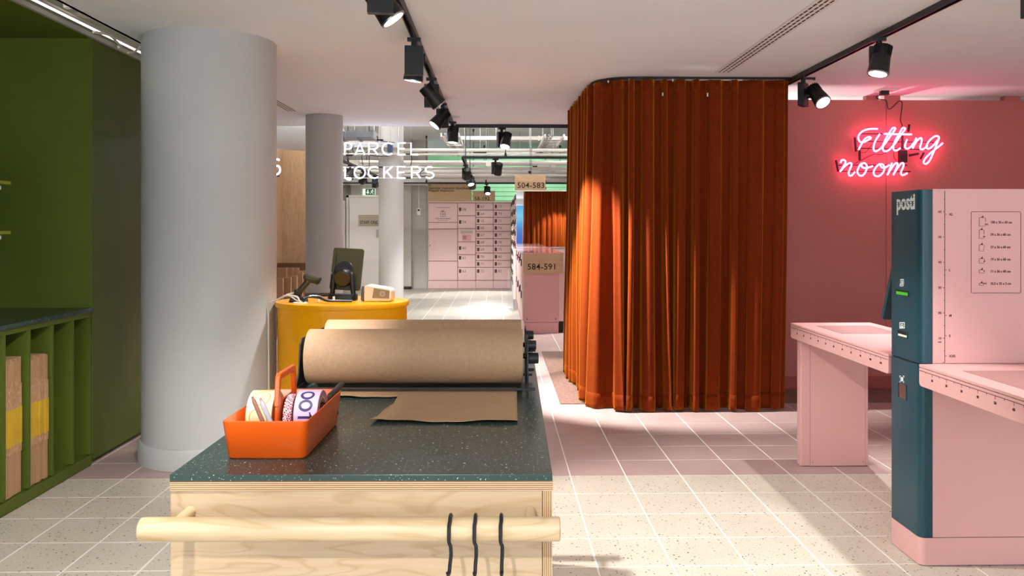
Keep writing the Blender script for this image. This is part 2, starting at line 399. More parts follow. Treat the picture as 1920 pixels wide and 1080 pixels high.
# door
dY = YB-.27
d0, d1 = onY(650, 400, dY).x, onY(729, 400, dY).x
dt = struct('door_1', MB().box(d0+.06, d1-.06, dY-.03, dY+.01, 0.01, 2.0), M_whiteplast, label='white staff door in the grey far wall')
obj('door_frame', MB().box(d0, d0+.05, dY-.05, dY+.01, 0, 2.06).box(d1-.05, d1, dY-.05, dY+.01, 0, 2.06).box(d0, d1, dY-.05, dY+.01, 2.005, 2.06), M_white, dt)
sp0, sp1 = onY(672, 424, dY-.04), onY(713, 403, dY-.04)
dp = obj('door_sign', MB().box(sp0.x, sp1.x, dY-.045, dY-.03, sp0.z, sp1.z), mottled('sign_greige', 'b9ad9c', 'b3a796', 6, .6), dt)
text('lettering', 'STAFF ONLY', (sp0.x+.035, dY-.047, sp0.z+.05), .098, M_inkblack, dp, xs=.80, bold=.012)
hp = onY(708, 438, dY-.05)
obj('handle', MB().box(hp.x-.03, hp.x+.03, dY-.06, dY-.03, hp.z-.09, hp.z+.09), M_steel, dt, bevel=.005)
# white locker block left of the door
lx0, lx1 = onY(600, 400, dY).x, onY(648.5, 400, dY).x
wl = thing('white_locker', 'white metal locker with horizontal door gaps left of the staff door', 'locker', ((lx0+lx1)/2, dY-.2, 0))
obj('body', MB().box(lx0, lx1, dY-.4, dY, 0, 1.93), M_whiteplast, wl)
for v in (402, 415, 430, 444):
    z = onY(645, v, dY-.4).z
    obj('door_gap', MB().box(lx0+.01, lx1-.005, dY-.404, dY-.398, z-.006, z+.006), M_duct, wl)
# exit sign
e0, e1 = onY(680, 366, dY-.08), onY(703, 354, dY-.08)
ex = thing('exit_sign', 'green and white emergency exit sign with arrow and running figure above the staff door', 'sign', ((e0.x+e1.x)/2, dY-.07, e0.z))
obj('housing', MB().box(e0.x, e1.x, dY-.09, dY-.002, e0.z, e1.z), M_exitw, ex, bevel=.004)
eh = e1.z-e0.z; ew = e1.x-e0.x; ey = dY-.093
eg = obj('green_panel', MB().box(e0.x+ew*.24, e1.x-.003, ey, ey+.004, e0.z+.004, e1.z-.004), M_exitg, ex)
ax, az = e0.x+ew*.43, e0.z+eh*.5
obj('arrow', MB().prism([(ax-.012, az+eh*.33), (ax+.012, az+eh*.33), (ax+.012, az), (ax+.035, az), (ax, az-eh*.33), (ax-.035, az), (ax-.012, az)], .003, 'y', ey-.003), M_exitw, eg)
rx, rz_ = e0.x+ew*.78, e0.z+eh*.5
rm = MB().cyl((rx+.012, ey-.003, rz_+.042), (rx+.012, ey, rz_+.042), .012, n=12)
for a, b in (((.0, .028), (-.008, -.005)), ((-.008, -.005), (.022, -.022)), ((.022, -.022), (.02, -.05)), ((-.008, -.005), (-.03, -.03)), ((-.03, -.03), (-.05, -.03)), ((0, .025), (.035, .008)), ((0, .025), (-.035, .015))):
    rm.cyl((rx+a[0], ey-.002, rz_+a[1]), (rx+b[0], ey-.002, rz_+b[1]), .006, n=6)
obj('running_figure', rm, M_exitw, eg)
# thermostat
tp = onY(785, 397, YB-.03)
th = thing('wall_controller', 'small white wall controller on the grey wall beside the pink lockers', 'controller', (tp.x, YB-.02, tp.z-.09))
obj('housing', MB().box(tp.x-.04, tp.x+.04, YB-.04, YB-.001, tp.z-.08, tp.z+.08), M_whiteplast, th, bevel=.008)
obj('display', MB().box(tp.x-.022, tp.x+.022, YB-.043, YB-.038, tp.z+.015, tp.z+.055), M_dark, th)
obj('conduit', MB().cyl((tp.x, YB-.012, tp.z+.08), (tp.x, YB-.012, 2.3), .008, n=8), M_whiteplast, th)

# ------------------------------------------------------------------ pillars (in a row along the left)
def pillar(x, y, r, top, label, ring=0):
    o = struct('pillar', MB().lathe((x, y, 0), (0, 0, 1), [(r, 0), (r, top)], n=72), M_column, label=label, smooth=True)
    if ring: obj('base_ring', MB().lathe((x, y, 0), (0, 0, 1), [(r+.001, 0.0), (r+.018, 0.0), (r+.018, .105), (r+.012, .115), (r+.001, .117)], n=72, closed=True), M_column, o, smooth=True)
pillar(-1.703, 4.95, .378, CEIL, 'wide light grey round pillar beside the green cabinet', 1)
pillar(-1.70, 8.17, .18, CEIL, 'slim light grey round pillar behind the yellow counter')
pillar(-1.70, 13.3, .198, TOPZ, 'slim light grey round pillar in front of the staff door')

# ------------------------------------------------------------------ pink partition of the fitting room
WY = 6.82
wp = struct('wall_back', MB().box(2.2, XR, WY+.003, WY+.06, 0, 2.40), M_pinkbase)
sx = onY(1660, 400, WY).x
for a, b in ((2.2, sx), (sx, XR)):
    obj('panel', MB().box(a+.0015, b-.0015, WY-.015, WY+.003, .01, 2.402), M_pinkwall, wp, bevel=.001)
struct('baseboard_back', MB().box(2.2, XR, WY-.035, WY-.016, 0, .105), M_pinkbase, bevel=.004)
for u0, u1 in ((1623, 1646), (1657, 1687), (1882, 1912)):
    a, b = onY(u0, 185, WY).x, onY(u1, 185, WY).x
    obj('spacer_block', MB().box(a, b, WY-.01, WY+.05, 2.402, CEIL-.001), M_pinkwall, wp)
cp = struct('trim_4', MB().box(.48, XR, 6.24, WY-.036, .0005, .006).box(.48, 2.19, WY-.036, 8.9, .0005, .006), M_carpet, label='brown woven carpet inlay of the fitting room')

# ------------------------------------------------------------------ track lighting
def track(x0, y0, x1, y1, z, label, rods=0):
    t = thing('lighting_track', label, 'track', ((x0+x1)/2, (y0+y1)/2, z-.034), 0, 'black lighting tracks')
    dx, dy = x1-x0, y1-y0; L = math.hypot(dx, dy); ang = math.atan2(dy, dx)
    M = Matrix.Translation(((x0+x1)/2, (y0+y1)/2, z)) @ Matrix.Rotation(ang, 4, 'Z')
    b = MB()
    for q in (-.0145, .0145): b.obox(M @ Matrix.Translation((0, q, -.017)), L, .006, .034)
    b.obox(M @ Matrix.Translation((0, 0, -.003)), L, .034, .006)
    obj('channel', b, M_track, t)
    for q in (-1, 1): obj('end_cap', MB().obox(M @ Matrix.Translation((q*L/2, 0, -.017)), .012, .037, .036), M_track, t)
    for f in (range(rods) if rods else []):
        s = (f+.5)/rods
        p = Vector((x0+dx*s, y0+dy*s, z)); top = TOPZ
        rd = obj('rod', MB().cyl(p, (p.x, p.y, top), .006, n=8), M_black, t)
        obj('rod_end', MB().cyl(p, (p.x, p.y, p.z+.05), .022, .012, n=10).cyl((p.x, p.y, top-.06), (p.x, p.y, top), .014, .022, n=10), M_black, rd)
    return t
def spotlight(x, y, z, yaw, aim, label, power=1.0, cone=44, side=1, big=1.08, blend=.5):
    """adapter on the track, flat gear box, round finned head on one of its faces"""
    t = thing('spotlight', label, 'spotlight', (x, y, z-.26), 0, 'black track spotlights')
    R = Matrix.Rotation(yaw, 4, 'Z'); P = Matrix.Translation((x, y, z))
    obj('adapter', MB(P @ R).obox(Matrix.Translation((0, 0, -.044)), .075, .028, .02).cyl((0, 0, -.05), (0, 0, -.082), .016, n=12), M_black, t)
    obj('gear_box', MB(P @ R).obox(Matrix.Translation((0, 0, -.163)), .104, .045, .165), M_black, t, bevel=.003)
    piv = P @ R @ Vector((0, side*.028, -.175)); nrm = R.to_3x3() @ Vector((0, side, 0))
    obj('pivot', MB().cyl(piv, piv+nrm*.02, .018, n=14), M_black, t)
    c = piv+nrm*.072
    d = (Vector(aim)-c).normalized()
    s = big
    hd = obj('head', MB().lathe(c-d*.075*s, d, [(.036*s, 0), (.038*s, .006), (.040*s, .055*s), (.044*s, .056*s), (.053*s, .148*s), (.050*s, .15*s), (.048*s, .143*s)], n=32), M_black, t, smooth=True)
    up = Vector((0, 0, 1)) if abs(d.z) < .95 else Vector((1, 0, 0)); ax = d.cross(up).normalized(); ay = d.cross(ax)
    fb = MB()
    for k in range(18):
        a = 2*PI*k/18; e = ax*math.cos(a)+ay*math.sin(a); g = d.cross(e)
        Mx = Matrix((e.to_4d(), g.to_4d(), d.to_4d(), (0, 0, 0, 1))).transposed(); 
        for i in range(3): Mx[3][i] = 0
        Mx = Matrix.Translation(c-d*(.045*s)+e*.041*s) @ Mx
        fb.obox(Mx, .009*s, .003*s, .056*s)
    obj('cooling_fins', fb, M_black, hd)
    obj('trim_ring', MB().lathe(c+d*.0735*s, d, [(.044*s, 0), (.052*s, 0), (.052*s, .006), (.044*s, .006)], n=32, closed=True), M_steel, hd, smooth=True)
    obj('lens', MB().cyl(c+d*.0695*s, c+d*.0715*s, .045*s, n=28), M_lens, hd)
    if power > 0:
        ld = bpy.data.lights.new('lamp_beam', 'SPOT'); ld.energy = SPOT_W*power; ld.color = (1, .97, .93)
        ld.spot_size = math.radians(cone); ld.spot_blend = blend; ld.shadow_soft_size = .028
        lo = bpy.data.objects.new('lamp_beam', ld); COL.objects.link(lo); lo.parent = t
        ML = Matrix.Translation(c+d*.09*s) @ d.to_track_quat('-Z', 'Y').to_matrix().to_4x4()
        lo.matrix_local = WM[t].inverted() @ ML
    return t
TX, TX2 = -.467, 2.17
track(TX, YF+.3, TX, 8.84, CEIL, 'long black lighting track on the ceiling above the packing bench')
track(TX2, YF+.3, TX2, 6.6, CEIL, 'black lighting track on the ceiling running past the rust curtain to the right')
track(TX+.03, 8.8, 4.3, 8.8, CEIL, 'black lighting track along the edge of the low ceiling')
S = spotlight
S(TX, 3.32, CEIL, .1, (1.15, 3.55, 0), 'nearest spotlight of the middle track, cut by the top of the picture', 2.6, 64, side=1)
S(TX, 4.66, CEIL, .05, (-.80, 4.95, 0), 'spotlight with a flat square box, second from the front on the middle track', 1.1, 60, side=1)
S(TX, 5.9, CEIL, .1, (.74, 6.32, .80), 'third spotlight of the middle track, tilted towards the rust curtain', 9, 54, side=-1)
S(TX, 7.1, CEIL, -.1, (-1.9, 6.5, .5), 'fourth spotlight of the middle track, its head turned sharply left', 1.2, 60, side=-1)
S(TX+.02, 8.3, CEIL, .15, (-.6, 8.0, 0), 'spotlight at the far end of the middle track, hanging straight down', 1.2, 70, side=-1)
for y, a, l in ((2.0, (-1.4, 3.1, 0), 'first'), (.7, (-1.6, 2.4, .3), 'second'), (-.6, (.4, .8, .2), 'third'), (-1.9, (-1.5, -.6, 0), 'fourth')):
    S(TX, y, CEIL, 0, a, l+' spotlight of the middle track nearer than the picture shows', 1.5, 70)
S(TX2-.02, 4.6, CEIL, -.35, (1.55, 4.3, 0), 'spotlight with ribbed head above the teal kiosk', .9, 66, side=-1)
S(TX2-.01, 5.78, CEIL, .9, (2.75, 4.2, .55), 'spotlight next to the rust curtain whose lens glares at the viewer', 1.5, 60, side=-1)
S(TX2+.03, 3.32, CEIL, -.1, (2.9, 2.6, .5), 'spotlight in the top right corner of the picture', .45, 60, side=-1)
for y, a, l in ((2.1, (1.05, 2.7, 0), 'first'), (.8, (1.2, 1.5, 0), 'second'), (-.5, (3.0, .5, 0), 'third')):
    S(TX2, y, CEIL, 0, a, l+' spotlight of the right track nearer than the picture shows', 1.2, 66)
S(.05, 8.8, CEIL, .5, (-.35, 7.7, 0), 'spotlight hanging from the track at the ceiling edge left of the rust curtain', 2.5, 66, side=-1)
S(1.5, 8.8, CEIL, .5, (1.35, 7.9, .8), 'spotlight on the ceiling edge track hidden behind the rust curtain', 3, 60, side=-1)
S(3.0, 8.8, CEIL, .5, (2.9, 6.9, 2.35), 'added spotlight behind the pink wall brightening the gap under the ceiling', 5, 70, side=-1)  # unseen lamp added to brighten the ceiling behind the gap
TZ = 2.31
track(TX, 11.2, 4.2, 11.2, TZ, 'black suspended lighting track hanging on two rods in the locker hall', 4)
track(TX, 11.3, TX, 17.4, TZ, 'black suspended lighting track running away through the locker hall', 3)
track(-3.4, 17.6, 4.2, 17.6, TZ, 'black suspended lighting track just in front of the far pink lockers', 6)
track(-2.196, 11.2, -2.196, 17.3, TZ, 'black suspended lighting track at the left of the locker hall', 3)
S(-.02, 11.2, TZ, .4, (-.4, 12.6, 0), 'spotlight under the suspended track left of the 504-583 sign', 2, 74, side=-1)
S(2.2, 11.2, TZ, .2, (1.7, 10.2, .4), 'spotlight on the suspended track behind the rust curtain', 4, 60, side=-1)
for y, a, l in ((12.3, (-.5, 14.2, 0), 'nearest'), (13.9, (.0, 12.8, 0), 'middle'), (15.6, (-.7, 18.3, 1.0), 'farthest')):
    S(TX, y, TZ, .2, a, l+' of the three clustered spotlights in the locker hall', 1.6, 84, side=-1)
S(-.22, 17.6, TZ, .3, (-.3, 16.2, 0), 'small spotlight in front of the green far wall', 4, 80, side=-1)
S(.95, 17.6, TZ, .3, (.2, 16.4, 0), 'small spotlight beside the edge of the rust curtain, far behind', 4, 80, side=-1)
S(-2.196, 12.4, TZ, .2, (-2.7, 11.0, .6), 'added spotlight of the left hall track hidden by the slim front pillar', 3, 80, side=-1)  # extra lamp out of sight, added to light the hall
S(-2.196, 13.6, TZ, .2, (-3.6, 15.5, .3), 'added spotlight of the left hall track hidden by the rear pillar', 1.5, 84, side=-1)  # likewise an added, unseen lamp for more hall light
S(.9, 19.6, 2.9, .2, (.2, 22.4, 2.2), 'added fill spotlight in the green room beyond the pink lockers', 3, 100, side=1)  # unseen lamp added to brighten the green wall
track(-1.2, 19.6, 2.4, 19.6, 2.9, 'added black track for the fill spotlight in the green room beyond the pink lockers', 2)  # unseen track added to carry that lamp
S(-2.196, 14.9, TZ, .2, (-2.4, 18.3, .9), 'dark spotlight behind the lower neon word, left one of two', 2, 70, side=-1)
S(-2.196, 16.1, TZ, .2, (-1.3, 17.0, 0), 'dark spotlight behind the lower neon word, right one of two', 1.6, 74, side=-1)


# fill tubes added to brighten the locker hall, hidden by the low ceiling
M_filltube = mat('hall_fill_tube', 'ffffff', .3, emit='fffaf5', es=15)  # glow of the added fill tubes
for i, (x, y) in enumerate(((-4.6, 10.4), (-2.6, 10.4), (-.6, 10.4), (1.6, 10.4), (-4.6, 12.2), (-2.6, 12.2), (-.6, 12.2), (1.6, 12.2), (-4.6, 14.2), (-2.6, 14.2), (-.6, 14.2), (1.6, 14.2))):
    t = thing('fill_tube', 'added fill tube high under the raw ceiling of the locker hall', 'fill light', (x, y, 3.18), 0, 'added fill tubes of the locker hall')
    obj('tube', MB().cyl((x-.75, y, 3.20), (x+.75, y, 3.20), .03, n=12), M_filltube, t, smooth=True)
    for q in (-.76, .76): obj('end_cap', MB().box(x+q-.02, x+q+.02, y-.035, y+.035, 3.16, 3.25), M_whiteplast, t)
    for q in (-.5, .5): obj('hanger', MB().cyl((x+q, y, 3.23), (x+q, y, TOPZ), .004, n=6), M_steel, t)

# ------------------------------------------------------------------ ceiling diffusers and small ceiling items
def diffuser(x, y0, y1, label):
    t = thing('air_diffuser', label, 'air vent', (x, (y0+y1)/2, CEIL-.004))
    obj('frame', MB().box(x-.055, x+.055, y0, y1, CEIL-.003, CEIL-.0005), M_white, t)
    for k in (-1, 0, 1):
        b = MB(); n = int((y1-y0)/.062)
        for i in range(n):
            ya = y0+.01+i*.062; b.box(x+k*.03-.005, x+k*.03+.005, ya, ya+.045, CEIL-.0042, CEIL-.0028)
        obj('slot_row', b, M_dark, t)
diffuser(1.60, .6, 5.86, 'long white slot diffuser in the ceiling above the rust curtain')
diffuser(-1.93, 5.9, 7.85, 'white slot diffuser in the ceiling between the two front pillars')
q = onZ(1661, 168, CEIL)
sd = thing('ceiling_socket', 'white square ceiling socket above the pink neon sign', 'socket', (q.x, q.y, CEIL-.03))
obj('plate', MB().box(q.x-.07, q.x+.07, q.y-.07, q.y+.07, CEIL-.012, CEIL-.0005), M_whiteplast, sd, bevel=.003)
obj('plug', MB().box(q.x-.045, q.x+.02, q.y-.02, q.y+.02, CEIL-.045, CEIL-.012), M_cableb, sd, bevel=.004)

# ------------------------------------------------------------------ green cabinetry on the left
GX = -2.28                      # front plane of the cabinets
gy = lambda u, v=700: onX(u, v, GX).y
yE = gy(173)                    # front edge of the niche end wall
GT = 2.405
tall = thing('tall_cabinet', 'tall closed olive green cabinet between the open niche and the wide pillar', 'cabinet', (-2.6, 5.7, 0))
obj('carcass', MB().box(-2.96, GX-.02, yE+.02, 6.7, .07, GT), M_green, tall)
obj('door', MB().box(GX-.02, GX, yE+.022, 5.62, .03, GT-.004), M_green, tall, bevel=.002)
obj('door', MB().box(GX-.02, GX, 5.625, 6.7, .03, GT-.004), M_green, tall, bevel=.002)
obj('plinth', MB().box(-2.96, GX-.03, yE+.02, 6.7, 0, .07), M_green, tall)
obj('end_wall', MB().box(-2.93, GX-.001, yE, yE+.02, .06, GT), M_green, tall)
obj('edge_strip', MB().box(GX-.002, GX+.004, yE-.004, yE+.02, .06, GT-.002), M_green, tall, bevel=.001)
nic = thing('wall_niche', 'olive green lining and soffit of the open niche above the dark worktop', 'niche', (-2.93, 3.2, .9))
obj('back_panel', MB().box(-2.95, -2.935, 1.2, yE-.002, .9, GT), M_green, nic)
obj('soffit', MB().box(-2.934, GX, 1.2, yE-.002, GT-.001, GT+.018), M_green, nic)
obj('top_rail', MB().box(GX-.018, GX, 1.2, 6.7, GT+.02, GT+.024), M_green, nic)
for v, l in ((343, 'upper'), (436, 'lower')):
    p = onY(20.5, v, 4.25)
    sh = thing('wall_shelf', l+' thin olive green shelf at the left edge of the picture', 'shelf', (-2.85, 3.6, p.z-.01))
    obj('board', MB().box(-2.934, p.x, 2.6, 4.25, p.z-.008, p.z+.008), mat('shelf_green_'+l, '8c9a24', .4), sh, bevel=.001)
    q = onY(0, v+8, 4.2)
    obj('cable_clip', MB().cyl((q.x-.02, 4.19, q.z-.003), (q.x+.006, 4.19, q.z-.003), .011, n=14), M_whiteplast, sh)
base = thing('base_cabinet', 'olive green base cabinet with open upright compartments for flat boxes', 'cabinet', (-2.6, 3.0, 0))
WZ = onX(172, 577, GX).z
obj('plinth', MB().box(-2.93, GX-.004, 1.2, yE-.003, 0, .058), M_green, base)
obj('bottom_rail', MB().box(GX-.02, GX, 1.2, yE-.004, .006, .062), M_green, base, bevel=.001)
obj('bottom_board', MB().box(-2.93, GX-.021, 1.2, yE-.004, .058, .066), M_green, base)
obj('top_rail', MB().box(-2.93, GX, 1.2, yE-.004, WZ-.05, WZ-.022), M_green, base, bevel=.001)
obj('back_board', MB().box(-2.93, -2.915, 1.2, yE-.004, .066, WZ-.05), M_green, base)
div = [gy(u) for u in (172, 137.5, 99, 55.5, 8.5)]
d = div[-1]; st = div[-2]-div[-1]
while d > 1.5: d -= .31; div.append(d)
for i, y in enumerate(div):
    a = .020
    if not i: y = yE-.0135
    obj('divider', MB().box(-2.914, GX, y-a/2, y+a/2, .066, WZ-.05), M_green, base, bevel=.001)
obj('worktop', MB().box(-2.934, GX+.012, 1.2, yE-.003, WZ-.021, WZ), M_teal_top, None, bevel=.001)
wt = bpy.data.objects['worktop']; tag(wt, 'dark green speckled worktop on the olive base cabinet', 'worktop')
# flattened boxes
def flat_boxes(y0, y1, n, top, which, seed):
    rr = random.Random(seed); pit = (y1-y0)/n
    for i in range(n):
        y = y0+(i+.5)*pit; th = pit*.80; tilt = rr.uniform(-.006, .006)
        dx = rr.uniform(-.010, .0); zt = top+rr.uniform(-.016, .006); x0, x1 = -2.84+dx, GX-.007+dx
        b = thing('flattened_box', 'flattened cardboard box with yellow band, '+('first', 'second', 'third', 'fourth', 'fifth', 'sixth', 'seventh', 'eighth', 'ninth')[i]+' from the near divider, '+which, 'box', (-2.6, y, .066), tilt, 'flattened boxes in the '+which)
        X = WM[b]
        L = lambda *a: MB(X).box(*a)
        ox = 2.6
        obj('card', L(x0+ox, x1+ox, -th/2, th/2, .001, zt-.066), M_kraft2, b)
        obj('flap', L(x1+ox-.001, x1+ox+.004, -th*.42, th*.5, .28*top, zt-.066-rr.uniform(.1, .13)), M_kraftedge, b)
        if i in (0, n//2): obj('print_mark', L(x1+ox-.07, x1+ox-.02, -th/2-.0007, -th/2+.001, .05, .075), M_plate, b)
        obj('band', L(x0+ox-.001, x1+ox+.006, -th/2-.0006, th/2+.0006, .335*top, .58*top), M_yellowband, b)
flat_boxes(div[3]+.022, div[2]-.03, 9, onX(80, 665, GX).z+.0, 'third compartment', 3)
flat_boxes(div[4]+.022, div[3]-.045, 8, onX(30, 674, GX).z+.0, 'fourth compartment', 5)
# lit slot above the cabinet: aluminium rails, strip lamps, gear tray, cables
sl = thing('slot_light', 'white strip light in the ceiling slot above the green cabinet', 'light fitting', (-2.2, 4.2, GT+.02))
obj('rail', MB().box(GX+.004, GX+.026, 1.5, 6.6, GT-.006, GT+.018), M_alu, sl, bevel=.002)
obj('rail', MB().box(GX+.05, GX+.064, 1.5, 6.6, GT+.035, GT+.05), M_alu, sl, bevel=.002)
obj('tube', MB().box(GX-.03, GX-.005, 1.6, 6.5, GT+.06, GT+.085), M_led, sl, bevel=.004)
q = onZ(140, 28, CEIL+.005)
gt = thing('lamp_driver', 'white lamp driver in the lit slot above the green cabinet', 'driver', (q.x-.03, q.y, CEIL))
obj('housing', MB().box(SLOT-.055, SLOT-.004, q.y-.13, q.y+.09, CEIL+.008, CEIL+.05), M_whiteplast, gt, bevel=.004)
for k in range(4): obj('terminal', MB().box(SLOT-.045, SLOT-.012, q.y-.12+k*.02, q.y-.11+k*.02, CEIL+.004, CEIL+.009), M_alu, gt)
for pts in (((175, 60), (205, 66), (222, 82), (227, 86), (222, 88)), ((240, 99), (252, 97), (262, 89), (272, 86))):
    P = [onX(u, v, GX+.07+.012*math.sin(i*2)) for i, (u, v) in enumerate(pts)]
    tag(obj('cable', MB().tube(P, .007, 8, 6), M_cablew, smooth=True), 'white cable hanging from the ceiling slot '+('in front of the pillar' if pts[0][0] > 200 else 'above the tall green cabinet'), 'cable')

# ------------------------------------------------------------------ packing bench
A = cw(677, 889, 1.424)
BZ = .91
bench = thing('packing_bench', 'birch plywood packing bench with dark green speckled top in the foreground', 'bench', (A.x, A.y, 0), -.0195)
BM = WM[bench]
def bb(*a): return MB(BM).box(*a)
HW, BL = .330, 1.88
obj('worktop', bb(-HW, HW, 0, BL, BZ-.0115, BZ), M_teal_top, bench, bevel=.0008)
obj('top_board', bb(-HW, HW+.001, .0015, BL-.002, BZ-.0285, BZ-.0117), M_plyz, bench)
obj('front_panel', bb(-HW+.0005, HW-.0175, .004, .021, .02, BZ-.0295), M_birch, bench)
obj('back_panel', bb(-HW+.0005, HW-.0175, BL-.021, BL-.004, .02, BZ-.0295), M_birch, bench)
obj('side_panel', bb(HW-.0168, HW, .002, BL-.002, .02, BZ-.0287), [M_plyx], bench)
obj('side_panel', bb(-HW+.0005, -HW+.017, .0215, BL-.0215, .02, BZ-.0287), M_birch, bench)
obj('base_board', bb(-HW+.02, HW-.02, .03, BL-.03, 0, .02), M_birch, bench)
so = [c for c in bench.children if c.name.startswith('side_panel')][0]
so.data.materials.append(M_birch)
for p in so.data.polygons:
    if abs(p.normal.x) > .7: p.material_index = 1
# rails at both ends
def rail(y, out, zc, label):
    d = 1.424+y-.06 if out < 0 else 0
    r = obj('hanging_rail', MB(BM).cyl((-.352, y, zc), (.340, y, zc), .0195, n=36), M_dowel, bench, smooth=True, bevel=.003)
    for x in (-.296, .292):
        obj('peg', MB(BM).cyl((x, y, zc+.007), (x, y-out*.075, zc+.007), .0095, n=18), M_dowel, r, smooth=True)
    return r
RZ = HC-(991-PY)/FPX*1.365
rail(-.062, -1, RZ, '')
rail(BL+.062, 1, RZ, '')
# hooks
hx = [((u-PX)/FPX*1.345)+.2668+.002 for u in (840.5, 888, 937)]
for i, x in enumerate(hx):
    pos = ('leftmost', 'middle', 'rightmost')[i]
    h = thing('s_hook', pos+' of the three black S-hooks on the birch rail', 'hook', BM @ Vector((x, -.085, RZ-.1)), -.0195, 'S-hooks on the bench rail')
    pts = []
    R = .0225
    for k in range(13):
        a = math.radians(-30+k*17.5); pts.append((x-.001*(k > 9), -.062+R*math.cos(a), RZ+R*math.sin(a)))
    lean = (.004, .0015, .0)[i]
    pts += [(x-.001, -.0855, RZ-.010), (x, -.0840, RZ-.016), (x+.0018, -.0842, RZ-.020), (x+.0018+lean*.2, -.0845, RZ-.034), (x+.001, -.086, RZ-.048)]
    for k in range(1, 8):
        a = k*22*PI/180; pts.append((x+.001-lean*.6*k/7, -.086-.0085*(1-math.cos(a)), RZ-.048-.010*math.sin(a)-.003*min(1, k/3)))
    obj('hook', MB(BM).tube(pts, .0031, 8, 3), M_black, h, smooth=True)

# paper roll dispensers
def dispenser(y, r, half, label, sheet_label, front):
    zc = BZ+.0845
    t = thing('paper_dispenser', label, 'dispenser', BM @ Vector((0, y, BZ)), -.0195)
    for s in (-1, 1):
        x = s*(half+.012)+.004
        pl = [(y-.095, BZ), (y+.075, BZ), (y+.075, BZ+.02), (y+.05, zc+.04), (y+.03, zc+.052), (y-.035, zc+.052), (y-.05, zc+.04), (y-.068, BZ+.05), (y-.095, BZ+.02)]
        obj('side_plate', MB(BM).prism(pl, .004, 'x', x-.002), M_black, t, bevel=.001)
    obj('axle', MB(BM).cyl((-half-.012, y, zc), (half+.026, y, zc), .007, n=14), M_black, t, smooth=True)
    x = half+.018
    for dz, dy, rr, L in ((.028, .005, .0135, .022), (-.006, .0, .0155, .028), (-.036, -.005, .0045, .016)):
        obj('knob', MB(BM).cyl((x-.002, y+dy, zc+dz), (x+L, y+dy, zc+dz), rr, rr*.93, n=20), M_black, t, smooth=True, bevel=.002)
    obj('cutter_bar', MB(BM).box(-half-.012, half+.034, y-.101, y-.094, BZ+.0115, BZ+.018), M_black, t, bevel=.001)
    for s in (-1, 1):
        obj('cutter_arm', MB(BM).box(s*(half+.010)-.002+.004, s*(half+.010)+.002+.004, y-.101, y-.02, BZ+.0115, BZ+.018), M_black, t)
    p = thing('paper_roll', sheet_label, 'paper roll', BM @ Vector((0, y, zc-r)), -.0195)
    obj('roll', MB(BM).lathe((-half+.004, y, zc), (1, 0, 0), [(.012, 0), (r-.0015, 0), (r, .0012), (r, 2*half-.0012), (r-.0015, 2*half), (.012, 2*half)], n=72, closed=True), M_kraft, p, smooth=True)
    obj('core', MB(BM).lathe((-half+.003, y, zc), (1, 0, 0), [(.0075, 0), (.0118, 0), (.0118, 2*half+.002), (.0075, 2*half+.002)], n=24, closed=True), M_kraftedge, p, smooth=True)
    # sheet: leaves the roll, passes under the cutter bar, its torn end lies on the bench
    if front:
        vs, fs = [], []
        def patch(nx, ny, fn):
            o0 = len(vs)
            for i in range(nx+1):
                for j in range(ny+1): vs.append(fn(i/nx, j/ny))
            for i in range(nx):
                for j in range(ny):
                    q = o0+i*(ny+1)+j; fs.append((q, q+ny+1, q+ny+2, q+1))
        def left(a, t):
            x = -half+.012+(.262)*a
            tear = -.134-.006*abs(math.sin(x*21+1))-.003*math.sin(x*95)
            yy = -.045+(tear+.045)*t
            return (x, y+yy, BZ+.0095-(.004 if yy < -.10 else 0)*min(1, (-.10-yy)/.03)+.005*math.sin(x*26)*max(0, t-.6))
        def right(a, t):
            yb = -.402+.004*math.sin(a*8+.6)+.002*math.sin(a*27)-.006*a
            yy = -.045+(yb+.045)*t
            xl = -.020 if yy > -.125 else -.020-.030*((-.125-yy)/.28)**1.15+.0016*math.sin(yy*50)
            xr = half-.012
            x = xl+(xr-xl)*a
            z = BZ+.0095 if yy > -.118 else BZ+.0015+.008*max(0, 1-(-.118-yy)/.09)
            z += .007*max(0, (t-.82)/.18)**2*(.7+.3*math.sin(a*9))+.002*max(0, t-.3)*math.sin(a*6+t*4)*(1 if t < .9 else .5)+.004*t*max(0, .12-a)/.12
            return (x, y+yy, max(z, BZ+.0012))
        patch(50, 8, left); patch(44, 30, right)
        o = obj('loose_sheet', MB(BM).add(vs, fs), M_kraft, p, smooth=True)
        sm = o.modifiers.new('thick', 'SOLIDIFY'); sm.thickness = .0006
dispenser(.776, .0715, .284, 'black paper roll dispenser with cutter bar, the nearer one on the bench', 'nearer thick roll of brown kraft paper with a torn sheet pulled out on the bench', True)
dispenser(.985, .0735, .282, 'black paper roll dispenser, the farther one mostly hidden on the bench', 'farther roll of brown kraft paper, only its top showing over the nearer roll', False)

